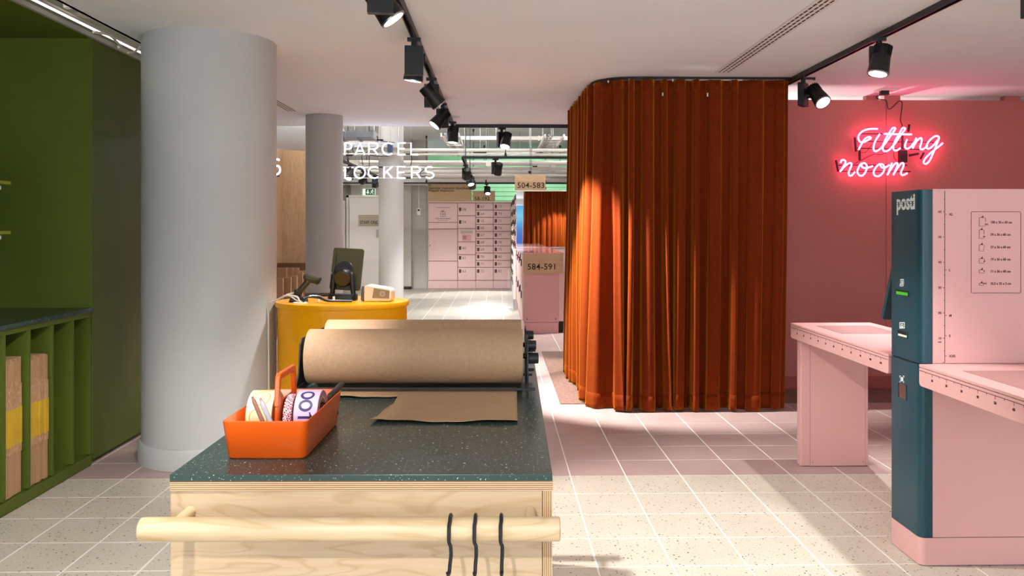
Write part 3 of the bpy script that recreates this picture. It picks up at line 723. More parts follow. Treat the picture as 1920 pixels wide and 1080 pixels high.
# ------------------------------------------------------------------ orange caddy and its contents
cc = cw(PX-.4585/1.655*FPX, 800, 1.655)
CM = Matrix.Translation((cc.x, cc.y, BZ)) @ Matrix.Rotation(-YAW, 4, 'Z')
cad = thing('tool_caddy', 'orange plastic tool caddy with a raised handle on the bench', 'caddy', (cc.x, cc.y, BZ), -YAW)
CH = .073
def rrect(hx, hy, r, n=5):
    out = []
    for cx, cy, a0 in ((hx-r, hy-r, 0), (-hx+r, hy-r, 90), (-hx+r, -hy+r, 180), (hx-r, -hy+r, 270)):
        for k in range(n+1):
            a = math.radians(a0+90*k/n); out.append((cx+r*math.cos(a), cy+r*math.sin(a)))
    return out
def loops(L, X):
    n = len(L[0]); m = MB(X); vs = [p for l in L for p in l]; fs = []
    for k in range(len(L)-1):
        for i in range(n): fs.append((k*n+i, k*n+(i+1) % n, (k+1)*n+(i+1) % n, (k+1)*n+i))
    fs += [tuple(range(n-1, -1, -1)), tuple(range((len(L)-1)*n, len(L)*n))]
    return m.add(vs, fs)
def rr3(hx, hy, r, z): return [(x, y, z) for x, y in rrect(hx, hy, r)]
obj('shell', loops([rr3(.068, .134, .010, .0), rr3(.0725, .1395, .012, .004), rr3(.0785, .1525, .013, CH-.001), rr3(.0775, .1515, .012, CH),
                    rr3(.0762, .1502, .011, CH-.001), rr3(.0705, .1375, .010, .005), rr3(.068, .134, .009, .0042)], CM), M_orange, cad, smooth=True, angle=50)
# centre partition carrying the handle
hb = MB(CM)
out_ = [(-.078, .004), (.062, .004), (.060, .075), (.052, .138), (.044, .145), (-.058, .145), (-.068, .138), (-.074, .075)]
inn = [(-.060, .088), (.045, .088), (.040, .128), (-.054, .128)]
ov = out_; 
bm_v = [(-.0035, a, b) for a, b in ov]+[(.0035, a, b) for a, b in ov]
# handle built as bars around the opening
def bar(pts, r): return MB(CM).tube([(0, a, b) for a, b in pts], r, 10, 4)
obj('partition', MB(CM).prism([(-.080, .005), (.066, .005), (.062, .078), (.058, .090), (-.068, .090), (-.075, .078)], .0056, 'x', -.0028), M_orange, cad, bevel=.0015)
obj('handle', MB(CM).prism([(-.0745, .082), (-.062, .082), (-.0575, .126), (-.054, .1315), (.036, .1315), (.040, .127), (.047, .082), (.0605, .082), (.0535, .136), (.046, .1445), (-.060, .1445), (-.068, .137)], .0095, 'x', -.00475), M_orange, cad, bevel=.0025)
obj('cross_divider', MB(CM).box(-.0715, .0715, -.1075, -.1045, .004, .063), M_orange, cad, bevel=.001)
obj('screw_hole', MB(CM).cyl((.0776, .110, .030), (.0786, .110, .030), .004, n=14), M_dark, cad)
# rolls
def tape_roll(name, label, x0, x1, yc, r, ri, m, mside):
    z = .0055+r
    t = thing(name, label, 'tape roll', CM @ Vector(((x0+x1)/2, yc, .0055)), -YAW)
    obj('wound_tape', MB(CM).lathe((x0, yc, z), (1, 0, 0), [(ri, 0), (r-.0006, 0), (r, .0006), (r, x1-x0-.0006), (r-.0006, x1-x0), (ri, x1-x0)], n=56, closed=True), m, t, smooth=True)
    obj('core', MB(CM).lathe((x0-.0004, yc, z), (1, 0, 0), [(ri-.003, 0), (ri+.0001, 0), (ri+.0001, x1-x0+.0008), (ri-.003, x1-x0+.0008)], n=40, closed=True), M_kraftedge, t, smooth=True)
    obj('side_face', MB(CM).lathe((x1-.0002, yc, z), (1, 0, 0), [(ri+.0005, 0), (r-.001, 0), (r-.001, .0006), (ri+.0005, .0006)], n=48, closed=True), mside, t)
    return t, z
TR = .0475
tp_, tz = tape_roll('tape_roll', 'pale pink tape roll printed 001 in the right half of the orange caddy', .025, .071, .0, TR, .034, M_tape, M_tapeside)
def wrap(name, quads, yc, zc, r, parent, m):
    """quads given as strips of (x, angle) mapped on the roll surface"""
    vs, fs = [], []
    for st_ in quads:
        o0 = len(vs)
        for (x, s) in st_:
            a = s; vs.append((x, yc-r*math.cos(a), zc+r*math.sin(a)))
        n = len(st_)//2
        for i in range(n-1): fs.append((o0+2*i, o0+2*i+1, o0+2*i+3, o0+2*i+2))
    return obj(name, MB(CM).add(vs, fs), m, parent)
def zero(xc, ac, hw, ha, wd):
    st_ = []
    for k in range(41):
        t = 2*PI*k/40
        st_ += [(xc+hw*math.cos(t), ac+ha*math.sin(t)), (xc+(hw-wd)*math.cos(t), ac+(ha-wd/TR*1.0)*math.sin(t))]
    return [st_]
xm = .0475
wrap('printed_digit', zero(xm, math.radians(62), .0138, .255, .0052), 0, tz, TR+.0004, tp_, M_navyink)
wrap('printed_digit', zero(xm, math.radians(32), .0138, .255, .0052), 0, tz, TR+.0004, tp_, M_navyink)
a1 = math.radians(4)
wrap('printed_digit', [[(xm-.0135, a1-.05), (xm-.0135, a1+.05), (xm, a1-.05), (xm, a1+.05), (xm+.0135, a1-.05), (xm+.0135, a1+.05)],
                       [(xm+.009, a1+.05), (xm+.0135, a1+.05), (xm+.0075, a1+.21), (xm+.0105, a1+.21)]], 0, tz, TR+.0004, tp_, M_navyink)
tape_roll('netting_roll', 'narrow roll of red and white patterned tape beside the pink tape', .0065, .0215, -.012, .0445, .030, M_mesh, M_mesh)
st_t, sz = tape_roll('sticker_roll', 'cream roll of round gold-printed stickers in the left half of the orange caddy', -.0665, -.0165, -.005, .0475, .020, M_sticker, M_sticker)
for ac in (105, 55, 5, -45):
    def ring(xc, a_, hw, wd):
        s_ = []
        for k in range(33):
            t = 2*PI*k/32; s_ += [(xc+hw*math.cos(t), a_+hw/.0475*math.sin(t)), (xc+(hw-wd)*math.cos(t), a_+(hw-wd)/.0475*math.sin(t))]
        return [s_]
    wrap('printed_ring', ring(-.0415, math.radians(ac), .0185, .0022), -.005, sz, .0479, st_t, M_gold)
    wrap('printed_dot', ring(-.0415, math.radians(ac), .0135, .0130), -.005, sz, .0479, st_t, mat('sticker_centre', 'e9cf9f', .55) if ac == 105 else bpy.data.materials['sticker_centre'])
def pen(name, label, a, b, r, m, tipm):
    t = thing(name, label, 'pen', b if b.z < a.z else a)
    obj('barrel', MB().lathe(a, b-a, [(r*.55, 0), (r*.9, .003), (r, .008), (r, (b-a).length-.012), (r*.45, (b-a).length)], n=18), m, t, smooth=True)
    d = (a-b).normalized()
    obj('cap', MB().cyl(a-d*.004, a+d*.006, r*.62, r*.5, n=14), tipm, t, smooth=True, bevel=.001)
    obj('ink_core', MB().cyl(a-d*.012, b, r*.35, n=8), tipm, t)
bp_ = cw(517, 800, 1.525); bp_.z = BZ+.010
bp2 = cw(531, 800, 1.530); bp2.z = BZ+.010
pen('pen', 'slim brownish pink pen leaning in the orange caddy', cw(475, 749, 1.565), bp_, .0040, M_penp, mat('pen_tip_brown', '8a4a38', .4))
pen('pen', 'clear plastic pen leaning beside the brownish pink pen', cw(490, 752, 1.565), bp2, .0047, M_penc, M_tapeside)
ma, mb_ = cw(642, 719, 1.83), cw(580, 783, 1.60)
mk = thing('marker', 'black marker lying diagonally across the right rim of the orange caddy', 'marker', (mb_+ma)/2)
dd = (ma-mb_); Lm = dd.length
obj('barrel', MB().lathe(mb_, dd, [(.0012, 0), (.0032, .012), (.0048, .03), (.0058, .06), (.0058, Lm*.55), (.0058, Lm*.62)], n=20), M_blackp, mk, smooth=True)
obj('cap', MB().lathe(mb_+dd*.60, dd, [(.0064, 0), (.0066, .01), (.0064, Lm*.36), (.0045, Lm*.4)], n=20), M_blackp, mk, smooth=True)
obj('grip_ring', MB().lathe(mb_+dd*.28, dd, [(.0061, 0), (.0061, .006)], n=20), M_cableb, mk, smooth=True)

# ------------------------------------------------------------------ yellow counter and what stands on it
YC = Vector((-.925, 4.98, 0)); YZ = .90; YR = .392
yk = thing('yellow_counter', 'glossy yellow oval counter behind the paper rolls', 'counter', YC)
def oval(rx, ry, z): return [(YC.x+rx*math.cos(2*PI*k/96), YC.y+ry*math.sin(2*PI*k/96), z) for k in range(96)]
obj('body', loops([oval(YR-.010, .33, 0.0), oval(YR-.010, .33, YZ-.03)], Matrix()), M_yellow, yk, smooth=True)
obj('top', loops([oval(YR-.004, .336, YZ-.03), oval(YR+.002, .342, YZ-.026), oval(YR+.003, .343, YZ-.006), oval(YR, .34, YZ)], Matrix()), M_yellow, yk, smooth=True, angle=30)
# tablet terminal seen from behind
mc = onZ(643, 563, YZ)
mon = thing('till_display', 'dark tablet till display on a round stand, seen from behind on the yellow counter', 'display', mc)
k = mc.y; dep = mc.x*math.sin(YAW)+mc.y*math.cos(YAW)
def mp(u, v, dy=0): return onY(u, v, mc.y+dy)
Mm = Matrix.Translation(mc) @ Matrix.Rotation(-.10, 4, 'Z')
px_ = dep/FPX
zt = lambda v: (563-v)*px_
obj('base', loops([[(x, y*.75, .0) for x, y in rrect(.086, .075, .05)], [(x, y*.75, .030) for x, y in rrect(.086, .075, .05)], [(x*.93, y*.70, .040) for x, y in rrect(.086, .075, .05)]], Mm), M_blackp, mon, smooth=True, angle=50)
for s in (-1, 1):
    obj('stand_arm', MB(Mm).tube([(s*.066, 0, .02), (s*.060, -.004, .09), (s*.054, -.006, .155)], .015, 12, 4), M_blackp, mon, smooth=True)
Mt = Mm @ Matrix.Translation((.012, .045, .185)) @ Matrix.Rotation(-.20, 4, 'X') @ Matrix.Rotation(.05, 4, 'Y')
sc_ = obj('screen_housing', MB(Mt).prism(rrect(.094, .128, .012), .020, 'y', -.010), M_olive, mon, bevel=.003)
obj('back_cover', MB(Mt).prism(rrect(.068, .100, .008), .006, 'y', -.016), M_olive, sc_, bevel=.001)
obj('screen', MB(Mt).prism(rrect(.088, .122, .008), .002, 'y', .0095), M_dark, sc_)
Mk = Mm @ Matrix.Translation((0, -.012, .135))
obj('joint_drum', MB(Mk).lathe((0, .045, .01), (0, -1, -.25), [(.052, 0), (.056, .01), (.056, .045), (.050, .055), (.048, .056)], n=36), M_blackp, mon, smooth=True)
obj('joint_cap', MB(Mk).lathe((0, -.0125, -.004), (0, -1, -.25), [(.046, 0), (.045, .003)], n=36), M_olive, mon, smooth=True)
obj('joint_collar', MB(Mk).lathe((0, .05, .045), (0, -.8, .35), [(.058, 0), (.060, .012), (.050, .022)], n=36), M_blackp, mon, smooth=True)
for s in (-1, 1): obj('hinge_screw', MB(Mk).cyl((s*.058, -.012, .03), (s*.066, -.012, .03), .007, n=12), M_steel, mon)
# barcode scanner on its stand
sa = onZ(562, 566, YZ)
scn = thing('barcode_scanner', 'dark olive handheld barcode scanner propped in its stand on the yellow counter', 'scanner', sa)
Y_ = sa.y
f = lambda u, v, dy=0: onY(u, v, Y_+dy)
obj('stand', MB().prism([(f(544, 0).x, YZ+.0005), (f(576, 0).x, YZ+.0005), (f(572, 0).x, YZ+.03), (f(548, 0).x, YZ+.03)], .09, 'y', Y_-.045), M_blackp, scn, bevel=.006)
obj('grip', MB().lathe(f(556, 553), f(579, 526)-f(556, 553), [(.016, 0), (.021, .01), (.019, .06), (.017, (f(579, 526)-f(556, 553)).length)], n=20), M_olive, scn, smooth=True)
obj('collar', MB().lathe(f(557, 558), f(558, 540)-f(557, 558), [(.020, 0), (.019, .05)], n=18), M_blackp, scn, smooth=True)
hdv = f(599, 527)-f(570, 517)
obj('scan_head', MB().lathe(f(569, 518), hdv, [(.010, 0), (.022, .012), (.024, .05), (.020, .085), (.025, hdv.length)], n=24), M_olive, scn, smooth=True)
obj('scan_window', MB().cyl(f(599, 527), f(599.8, 527.3), .0215, n=22), M_dark, scn)
# card terminal
ct = onZ(706, 566, YZ)
crd = thing('card_terminal', 'cream and grey card payment terminal on the yellow counter', 'payment terminal', ct)
Mc = Matrix.Translation(ct) @ Matrix.Rotation(-.12, 4, 'Z')
obj('body', MB(Mc).prism([(-.078, .002), (.080, .002), (.087, .025), (.088, .066), (.075, .080), (-.055, .100), (-.078, .090)], .10, 'y', 0.0), M_cream2, crd, bevel=.008, seg=3)
obj('side_cap', MB(Mc).prism([(-.097, .010), (-.0785, .002), (-.0785, .092), (-.090, .090)], .098, 'y', .001), mat('terminal_grey', '5b5754', .4), crd, bevel=.004)
obj('reader_panel', MB(Mc).prism([(-.026, .022), (.076, .020), (.079, .066), (-.016, .082)], .003, 'y', -.0025), mat('terminal_taupe', '8f8061', .35), crd, bevel=.001)
lg = MB(Mc)
for r0 in (.009, .016): lg.lathe((.036, -.0032, .048), (0, 1, 0), [(r0-.0015, 0), (r0, 0), (r0, .001), (r0-.0015, .001)], n=24, closed=True)
obj('contactless_mark', lg, M_whiteink, crd)
# cables, grommet, keyboard strip
gr = onZ(563, 568.5, YZ)
gm = thing('cable_grommet', 'white cable grommet in the yellow counter top', 'grommet', gr)
obj('ring', MB().lathe((gr.x, gr.y, YZ-.002), (0, 0, 1), [(.022, 0), (.042, 0), (.042, .006), (.036, .009), (.022, .008)], n=36, closed=True), M_whiteplast, gm, smooth=True)
tag(obj('cable', MB().tube([(gr.x-.004, gr.y, YZ-.02), (gr.x-.012, gr.y, YZ+.030), (gr.x-.05, gr.y, YZ+.044), (gr.x-.09, gr.y+.01, YZ+.042), (gr.x-.13, gr.y+.02, YZ+.022), (-1.332, gr.y+.03, YZ-.01), (-1.332, gr.y+.03, YZ-.10), (-1.330, gr.y+.03, .45), (-1.330, gr.y+.03, .05)], .0055, 8, 6), M_cablew, smooth=True),
    'white cable looping out of the grommet and down the left side of the yellow counter', 'cable')
tag(obj('cable', MB().tube([f(551, 549, -.02), f(537, 553, -.03), f(545, 556, -.05), f(556, 563, -.05), Vector((gr.x+.004, gr.y, YZ+.012))], .004, 8, 6), M_cablew, smooth=True),
    'thin white cable from the barcode scanner to the grommet', 'cable')
for j, (dz, dy, m) in enumerate(((.010, 0, M_cableb), (.016, .012, M_alu), (.006, -.012, M_cableb))):
    P = [Vector((gr.x+.012, gr.y+.002*j, YZ-.01+dz*.3)), Vector((gr.x+.04, gr.y+dy, YZ+.03+dz*.4)), Vector((gr.x+.10, gr.y+.03+dy, YZ+.022+dz)), Vector((gr.x+.16, gr.y-.03+dy, YZ+.012+dz*.6)), Vector((gr.x+.23, gr.y-.01+dy, YZ+.008+dz*.5)), Vector((gr.x+.30, gr.y+dy, YZ+.008+dz*.3))]
    tag(obj('cable', MB().tube(P, .0038, 7, 6), m, smooth=True), ('dark lower', 'grey', 'dark front')[j]+' cable of the tied bundle on the yellow counter', 'cable')
for u in (597.5, 626):
    p = onZ(u, 566.5, YZ)
    tag(obj('cable_tie', MB().box(p.x-.004, p.x+.004, p.y-.02, p.y+.02, YZ+.001, YZ+.034), M_whiteplast, bevel=.002), ('left' if u < 600 else 'right')+' white cable tie around the cable bundle', 'cable tie')
kc = thing('coiled_cord', 'dark coiled cord lying behind the till display', 'cord', onZ(605, 556, YZ))
ka, kb = onZ(573, 556.5, YZ), onZ(620, 556.5, YZ); P = []
for i in range(161):
    t_ = i/160; P.append((ka.x+(kb.x-ka.x)*t_, ka.y+.010*math.cos(i*PI/4), YZ+.0135+.010*math.sin(i*PI/4)))
obj('coil', MB().tube(P, .0028, 6), M_cableb, kc, smooth=True)

# ------------------------------------------------------------------ fitting room curtains
def arc(cx, cy, r, a0, a1, n=10): return [(cx+r*math.cos(math.radians(a0+(a1-a0)*i/n)), cy+r*math.sin(math.radians(a0+(a1-a0)*i/n))) for i in range(n+1)]
CPATH = [(2.135, 6.0), (1.6, 6.0)] + arc(1.0, 6.28, .28, 270, 180) + [(.70, 6.9)] + arc(.965, 7.60, .28, 180, 90) + [(2.2, 7.88)]
seg_ = [0]
for a, b in zip(CPATH, CPATH[1:]): seg_.append(seg_[-1]+math.hypot(b[0]-a[0], b[1]-a[1]))
CL = seg_[-1]
def cpt(s):
    s = max(0, min(CL-1e-6, s))
    for i in range(len(seg_)-1):
        if s <= seg_[i+1]:
            t = (s-seg_[i])/(seg_[i+1]-seg_[i]); a, b = CPATH[i], CPATH[i+1]; return (a[0]+(b[0]-a[0])*t, a[1]+(b[1]-a[1])*t)
def cfr(s):
    p = cpt(s); a, b = cpt(s-.05), cpt(s+.05); tx, ty = b[0]-a[0], b[1]-a[1]; L = math.hypot(tx, ty); tx, ty = tx/L, ty/L
    return p, (tx, ty), (-ty, tx)
rc = random.Random(21)
# hand-set pleats of the front (right to left), then random ones
pw = [(.13, .022), (.22, .030), (.10, .040), (.19, .038), (.085, .056), (.15, .060), (.075, .062), (.17, .056), (.07, .066), (.12, .060), (.20, .054), (.085, .064), (.16, .060), (.08, .064), (.18, .060), (.10, .06)]
tot = sum(a for a, b in pw)
while tot < CL:
    a = rc.choice((.09, .11, .13, .16)); pw.append((a, rc.uniform(.045, .062))); tot += a
edges = [0]
for a, _ in pw: edges.append(edges[-1]+a)
drift = [rc.uniform(-.06, .06) for _ in pw]
def cpos(s, h, out=0.0):
    """h = 0 floor .. 1 top; pleats deepen and wander towards the floor"""
    k = 0
    while k < len(pw)-1 and s > edges[k+1]: k += 1
    t = (s-edges[k])/pw[k][0]
    f = 1-h
    A = pw[k][1]*(.50+.50*min(1, f*1.25))
    k2 = min(len(pw)-1, k+1); kb = max(0, k-1)
    # pleat amplitude blends at its ends
    if t < .5: A = A*(.5+t)+pw[kb][1]*(.50+.50*min(1, f*1.25))*(.5-t)
    else: A = A*(1.5-t)+pw[k2][1]*(.50+.50*min(1, f*1.25))*(t-.5)
    ss0 = s; c = math.cos(2*PI*(t-.5)); off = A*math.tanh(1.35*c)/.874*(1+.14*math.cos(6*PI*(t-.5)+k))+.004*math.sin(ss0*61+k)
    dr = drift[k]*(1-abs(2*t-1))+.5*(drift[kb]*max(0, 1-2*t)+drift[k2]*max(0, 2*t-1))
    ss = s+dr*f*f*.9+.085*pw[k][0]*math.sin(4*PI*t)*(.5+.5*f)
    p, tg, nm = cfr(ss)
    off += out+.018*f*f*math.sin(s*5.3)
    z = .014+(CEIL-.028-.014)*h+(0 if h > .05 else .006*math.sin(s*17))
    return (p[0]+nm[0]*off, p[1]+nm[1]*off, max(z, .006))
# outward side of the path
(_p, _t, _n) = cfr(.3)
CSGN = 1 if _n[1] < 0 else -1
if CSGN < 0:
    _old = cfr
    def cfr(s):
        p, t, n = _old(s); return p, t, (-n[0], -n[1])
def cloth(s0, s1, h0, h1, rows, out=0.0):
    n = int((s1-s0)/.0058); vs, fs = [], []
    for i in range(n+1):
        for j in range(rows+1): vs.append(cpos(s0+(s1-s0)*i/n, h0+(h1-h0)*j/rows, out))
    for i in range(n):
        for j in range(rows): q = i*(rows+1)+j; fs.append((q, q+rows+1, q+rows+2, q+1))
    return MB().add(vs, fs)
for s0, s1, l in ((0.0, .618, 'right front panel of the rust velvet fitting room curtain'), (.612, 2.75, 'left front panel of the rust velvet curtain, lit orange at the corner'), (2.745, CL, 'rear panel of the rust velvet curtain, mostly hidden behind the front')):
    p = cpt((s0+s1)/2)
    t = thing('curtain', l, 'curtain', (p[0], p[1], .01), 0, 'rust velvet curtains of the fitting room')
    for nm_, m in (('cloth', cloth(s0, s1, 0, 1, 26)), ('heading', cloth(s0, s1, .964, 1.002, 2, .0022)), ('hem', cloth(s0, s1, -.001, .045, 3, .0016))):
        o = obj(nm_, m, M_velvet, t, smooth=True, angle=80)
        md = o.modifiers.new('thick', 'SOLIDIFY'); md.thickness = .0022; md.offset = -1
    for k in range(int((s1-s0)/.16)):
        q = cpt(s0+.08+k*.16)
        obj('glider', MB().box(q[0]-.004, q[0]+.004, q[1]-.004, q[1]+.004, CEIL-.034, CEIL-.016), M_whiteplast, t)
for u, s_ in ((1236, .925), (1328, .60)):
    q = Vector(cpos(s_, .957)); q.y -= .004
    tag(obj('curtain_hook', MB().box(q.x-.006, q.x+.006, q.y-.004, q.y+.004, q.z-.012, q.z+.014), M_whiteplast, bevel=.002), ('left' if u < 1300 else 'right')+' small white hook showing at the top of the rust curtain', 'hook')
rl = thing('curtain_rail', 'thin black curtain rail on the ceiling above the rust velvet curtain', 'rail', (1.4, 6.9, CEIL-.016))
vs, fs = [], []; PP = [(2.32, 6.0)]+CPATH
for i, a in enumerate(PP):
    b0, b1 = PP[max(0, i-1)], PP[min(len(PP)-1, i+1)]; tx, ty = b1[0]-b0[0], b1[1]-b0[1]; L = math.hypot(tx, ty); nx, ny = -ty/L*.008, tx/L*.008
    vs += [(a[0]+nx, a[1]+ny, CEIL-.0005), (a[0]-nx, a[1]-ny, CEIL-.0005), (a[0]-nx, a[1]-ny, CEIL-.016), (a[0]+nx, a[1]+ny, CEIL-.016)]
for i in range(len(PP)-1):
    for k in range(4): fs.append((i*4+k, i*4+(k+1) % 4, i*4+4+(k+1) % 4, i*4+4+k))
obj('profile', MB().add(vs, fs), M_black, rl)
obj('end_stop', MB().box(2.318, 2.33, 5.990, 6.010, CEIL-.02, CEIL-.0005), M_black, rl)

# ------------------------------------------------------------------ parcel kiosk (right): two measuring tables, divider, teal tower
KX, KY, KD = 1.669, 3.2216, .255
KT, TZt = 1.490, .800
kio = thing('parcel_kiosk', 'pink parcel measuring kiosk with a teal front column, divider panel and two ruler-edged tables', 'kiosk', (KX+.3, KY+.12, 0))
def rounded_end(x0, x1, y0, y1, r, n=6):     # plan outline, rounded at the two left corners
    P = []
    for k in range(n+1):
        a = math.radians(180-90*k/n); P.append((x0+r+r*math.cos(a), y1-r+r*math.sin(a)))
    P += [(x1, y1), (x1, y0)]
    for k in range(n+1):
        a = math.radians(270-90*k/n); P.append((x0+r+r*math.cos(a), y0+r+r*math.sin(a)))
    return P
BX = onY(1748.5, 700, KY).x
RC = .026
obj('plinth', MB().prism(rounded_end(KX, 2.26, KY, KY+KD, RC), .107, 'z', 0.004), M_pinkmetal, kio, smooth=True)
lo_ = obj('lower_column', MB().prism(rounded_end(KX, BX, KY-.0005, KY+KD, RC), TZt-.006-.113, 'z', .113), M_teal, kio, smooth=True)
up_ = obj('upper_column', MB().prism(rounded_end(KX, BX, KY-.0015, KY+KD, RC), KT-TZt-.002, 'z', TZt), M_teal, kio, smooth=True, bevel=.0015)
obj('joint', MB().prism(rounded_end(KX+.004, BX, KY+.004, KY+KD-.004, RC), .01, 'z', TZt-.008), M_dark, kio)
dv = obj('divider_panel', MB().box(BX+.001, 2.26, KY+.001, KY+KD-.001, TZt, KT), M_pinkmetal, kio, bevel=.0015)
obj('body', MB().box(BX+.001, 2.26, KY+.001, KY+KD-.001, .113, TZt-.001), M_pinkmetal, kio, bevel=.0015)
# -X face graphics and slots of the column
def onK(u, v): return onX(u, v, KX-.001)
a, b = onK(1681, 401), onK(1714, 370)
lx = onK(1681, 392)
lt = text('logo', 'posti', (KX-.0012, a.y, onK(1681, 393).z), .090, M_whiteink, up_, rz=-PI/2, bold=.024, xs=.86)
lw = abs(b.y-a.y)
obj('logo_cross', MB().box(KX-.0016, KX-.0008, b.y-.006, b.y+.008, onK(1712, 371.5).z-.002, onK(1712, 371.5).z+.002).box(KX-.0016, KX-.0008, b.y-.001, b.y+.003, onK(1712, 371.5).z-.007, onK(1712, 371.5).z+.007), M_whiteink, up_)
for fz in (.030, .022): obj('logo_slit', MB().box(KX-.0024, KX-.0008, b.y-.004, a.y+.002, onK(1681, 393).z+fz-.0009, onK(1681, 393).z+fz+.0009), M_teal, up_)
def slot(name, u0, u1, v0, v1, m, parent, lip=None):
    p, q = onK(u0, (v0+v1)/2), onK(u1, (v0+v1)/2); z1, z0 = onK((u0+u1)/2, v0).z, onK((u0+u1)/2, v1).z
    o = obj(name, MB().box(KX-.0006, KX+.02, q.y, p.y, z0, z1), m, parent)
    obj('bezel', MB().box(KX-.003, KX, p.y-.0005, p.y+.004, z0-.003, z1+.003).box(KX-.003, KX, q.y-.004, q.y+.0005, z0-.003, z1+.003).box(KX-.003, KX, q.y, p.y, z1, z1+.003).box(KX-.003, KX, q.y, p.y, z0-.003, z0), M_teal, o)
    if lip: obj('lip', MB().box(KX-.0016, KX-.0007, q.y, p.y, z0+lip[0]*(z1-z0), z0+lip[1]*(z1-z0)), lip[2], o)
slot('receipt_slot', 1680, 1703, 544, 553, M_slotgreen, up_, (.62, 1.0, M_dark))
slot('card_slot', 1684, 1701, 621, 632, M_dark, up_, (.08, .42, M_cream2))
slot('scanner_window', 1685, 1699, 720, 747, M_glass, lo_)
def icon_lines(parent, uc, vc, segs, wpx=1.3, m=None):
    mbx = MB()
    for (u0, v0, u1, v1) in segs:
        p, q = onK(uc+u0, vc+v0), onK(uc+u1, vc+v1); d = q-p
        n = Vector((0, -d.z, d.y)).normalized()*.0017; e = d.normalized()*.0012
        mbx.add([p-n-e, q-n+e, q+n+e, p+n-e, p-n-e+Vector((-.0006, 0, 0)), q-n+e+Vector((-.0006, 0, 0)), q+n+e+Vector((-.0006, 0, 0)), p+n-e+Vector((-.0006, 0, 0))], [(0,1,2,3),(4,5,6,7),(0,1,5,4),(1,2,6,5),(2,3,7,6),(3,0,4,7)])
    obj('icon', mbx, M_whiteink, parent)
icon_lines(up_, 1691.5, 530, [(-3, -6, 3, -6), (-3, -6, -3, -2), (3, -6, 3, 3), (-1, -3, 1, -3), (-1, -1, 1, -1), (-1, 1, 1, 1), (-4, 6, 2, 6), (-4, 3, -4, 6), (-4, 3, 1, 3), (3, 3, 2, 6), (-3, -2, -3, 3)])
icon_lines(up_, 1691.5, 610, [(-4.5, -5, 4.5, -5), (-4.5, -5, -4.5, 5), (4.5, -5, 4.5, 5), (-4.5, 5, 4.5, 5), (-3, 2, -1, 0), (0, 2, 2, 2), (-2, -2, 1, -2), (2, -1, 2, 1), (-2, 3, 2, 3)])
icon_lines(lo_, 1691, 711, [(-4, -6, -2.5, -6), (-4, -6, -4, -4), (4, -6, 2.5, -6), (4, -6, 4, -4), (-4, 6, -2.5, 6), (-4, 6, -4, 4), (4, 6, 2.5, 6), (4, 6, 4, 4), (-2, -3.5, -2, 3.5), (-.8, -3.5, -.8, 3.5), (.4, -3.5, .4, 3.5), (1.3, -3.5, 1.3, 3.5), (2.2, -3.5, 2.2, 3.5)])
# divider panel print: height scale and size table
PYk = KY+.0008
rx_ = onY(1771.5, 500, PYk).x
def pbox(x0, x1, z0, z1): return MB().box(x0, x1, PYk-.0007, PYk+.0004, z0, z1)
sb = pbox(rx_-.0011, rx_+.0011, TZt+.004, KT-.008)
for cm in range(0, 69, 5):
    z = TZt+cm/100+(.0045 if cm == 0 else 0); L = .0065 if cm % 10 == 0 else .0035
    if cm: sb.box(rx_-L-.001, rx_, PYk-.0007, PYk+.0004, z-.001, z+.001)
    else: sb.box(rx_-.008, rx_, PYk-.0007, PYk+.0004, z-.001, z+.001)
marks = (('XXS', 3), ('S', 11), ('M', 19), ('L', 37), ('XL', 59))
for l, cm in marks: sb.box(rx_, rx_+.0075, PYk-.0007, PYk+.0004, TZt+cm/100-.001, TZt+cm/100+.001)
obj('height_scale', sb, M_ink, dv)
for cm in range(10, 61, 10): text('scale_number', str(cm), (rx_-.0135, PYk-.0006, TZt+cm/100-.0045), .0135, M_ink, dv, align='RIGHT', bold=.006)
text('scale_unit', 'cm', (rx_-.0135, PYk-.0006, TZt+.10-.0175), .0115, M_ink, dv, align='RIGHT', bold=.006)
for l, cm in marks: text('size_mark', l, (rx_+.0165, PYk-.0006, TZt+cm/100-.005), .0135, M_ink, dv, bold=.014)
f0, f1 = onY(1821, 549.5, PYk), onY(1914, 397, PYk)
fx0, fx1, fz0, fz1 = f0.x, f1.x, f0.z, f1.z
fr = MB(); P = []
r_ = .006
path = [(fx0, fz0)]+[(fx0, fz1-r_)]+[(fx0+r_-r_*math.cos(a), fz1-r_+r_*math.sin(a)) for a in (.4, .8, 1.2, 1.57)]+[(fx1-r_, fz1)]+[(fx1-r_+r_*math.sin(a), fz1-r_+r_*math.cos(a)) for a in (.4, .8, 1.2, 1.57)]+[(fx1, fz0+r_)]+[(fx1-r_+r_*math.cos(a), fz0+r_-r_*math.sin(a)) for a in (.4, .8, 1.2, 1.57)]+[(fx0+.004, fz0)]
obj('table_frame', MB().tube([(x, PYk, z) for x, z in path], .0011, 6), M_ink, dv)
rows = (('100 x 36 x 60 cm', 'XXL', 416, 12, 16), ('59 x 36 x 60 cm', 'XL', 439, 9, 16), ('37 x 36 x 60 cm', 'L', 462.5, 9.5, 11.5), ('19 x 36 x 60 cm', 'M', 485.5, 10, 8.5), ('11 x 36 x 60 cm', 'S', 508, 10, 6), ('35,5 x 25 x 3 cm', 'XXS', 531, 9, 4))
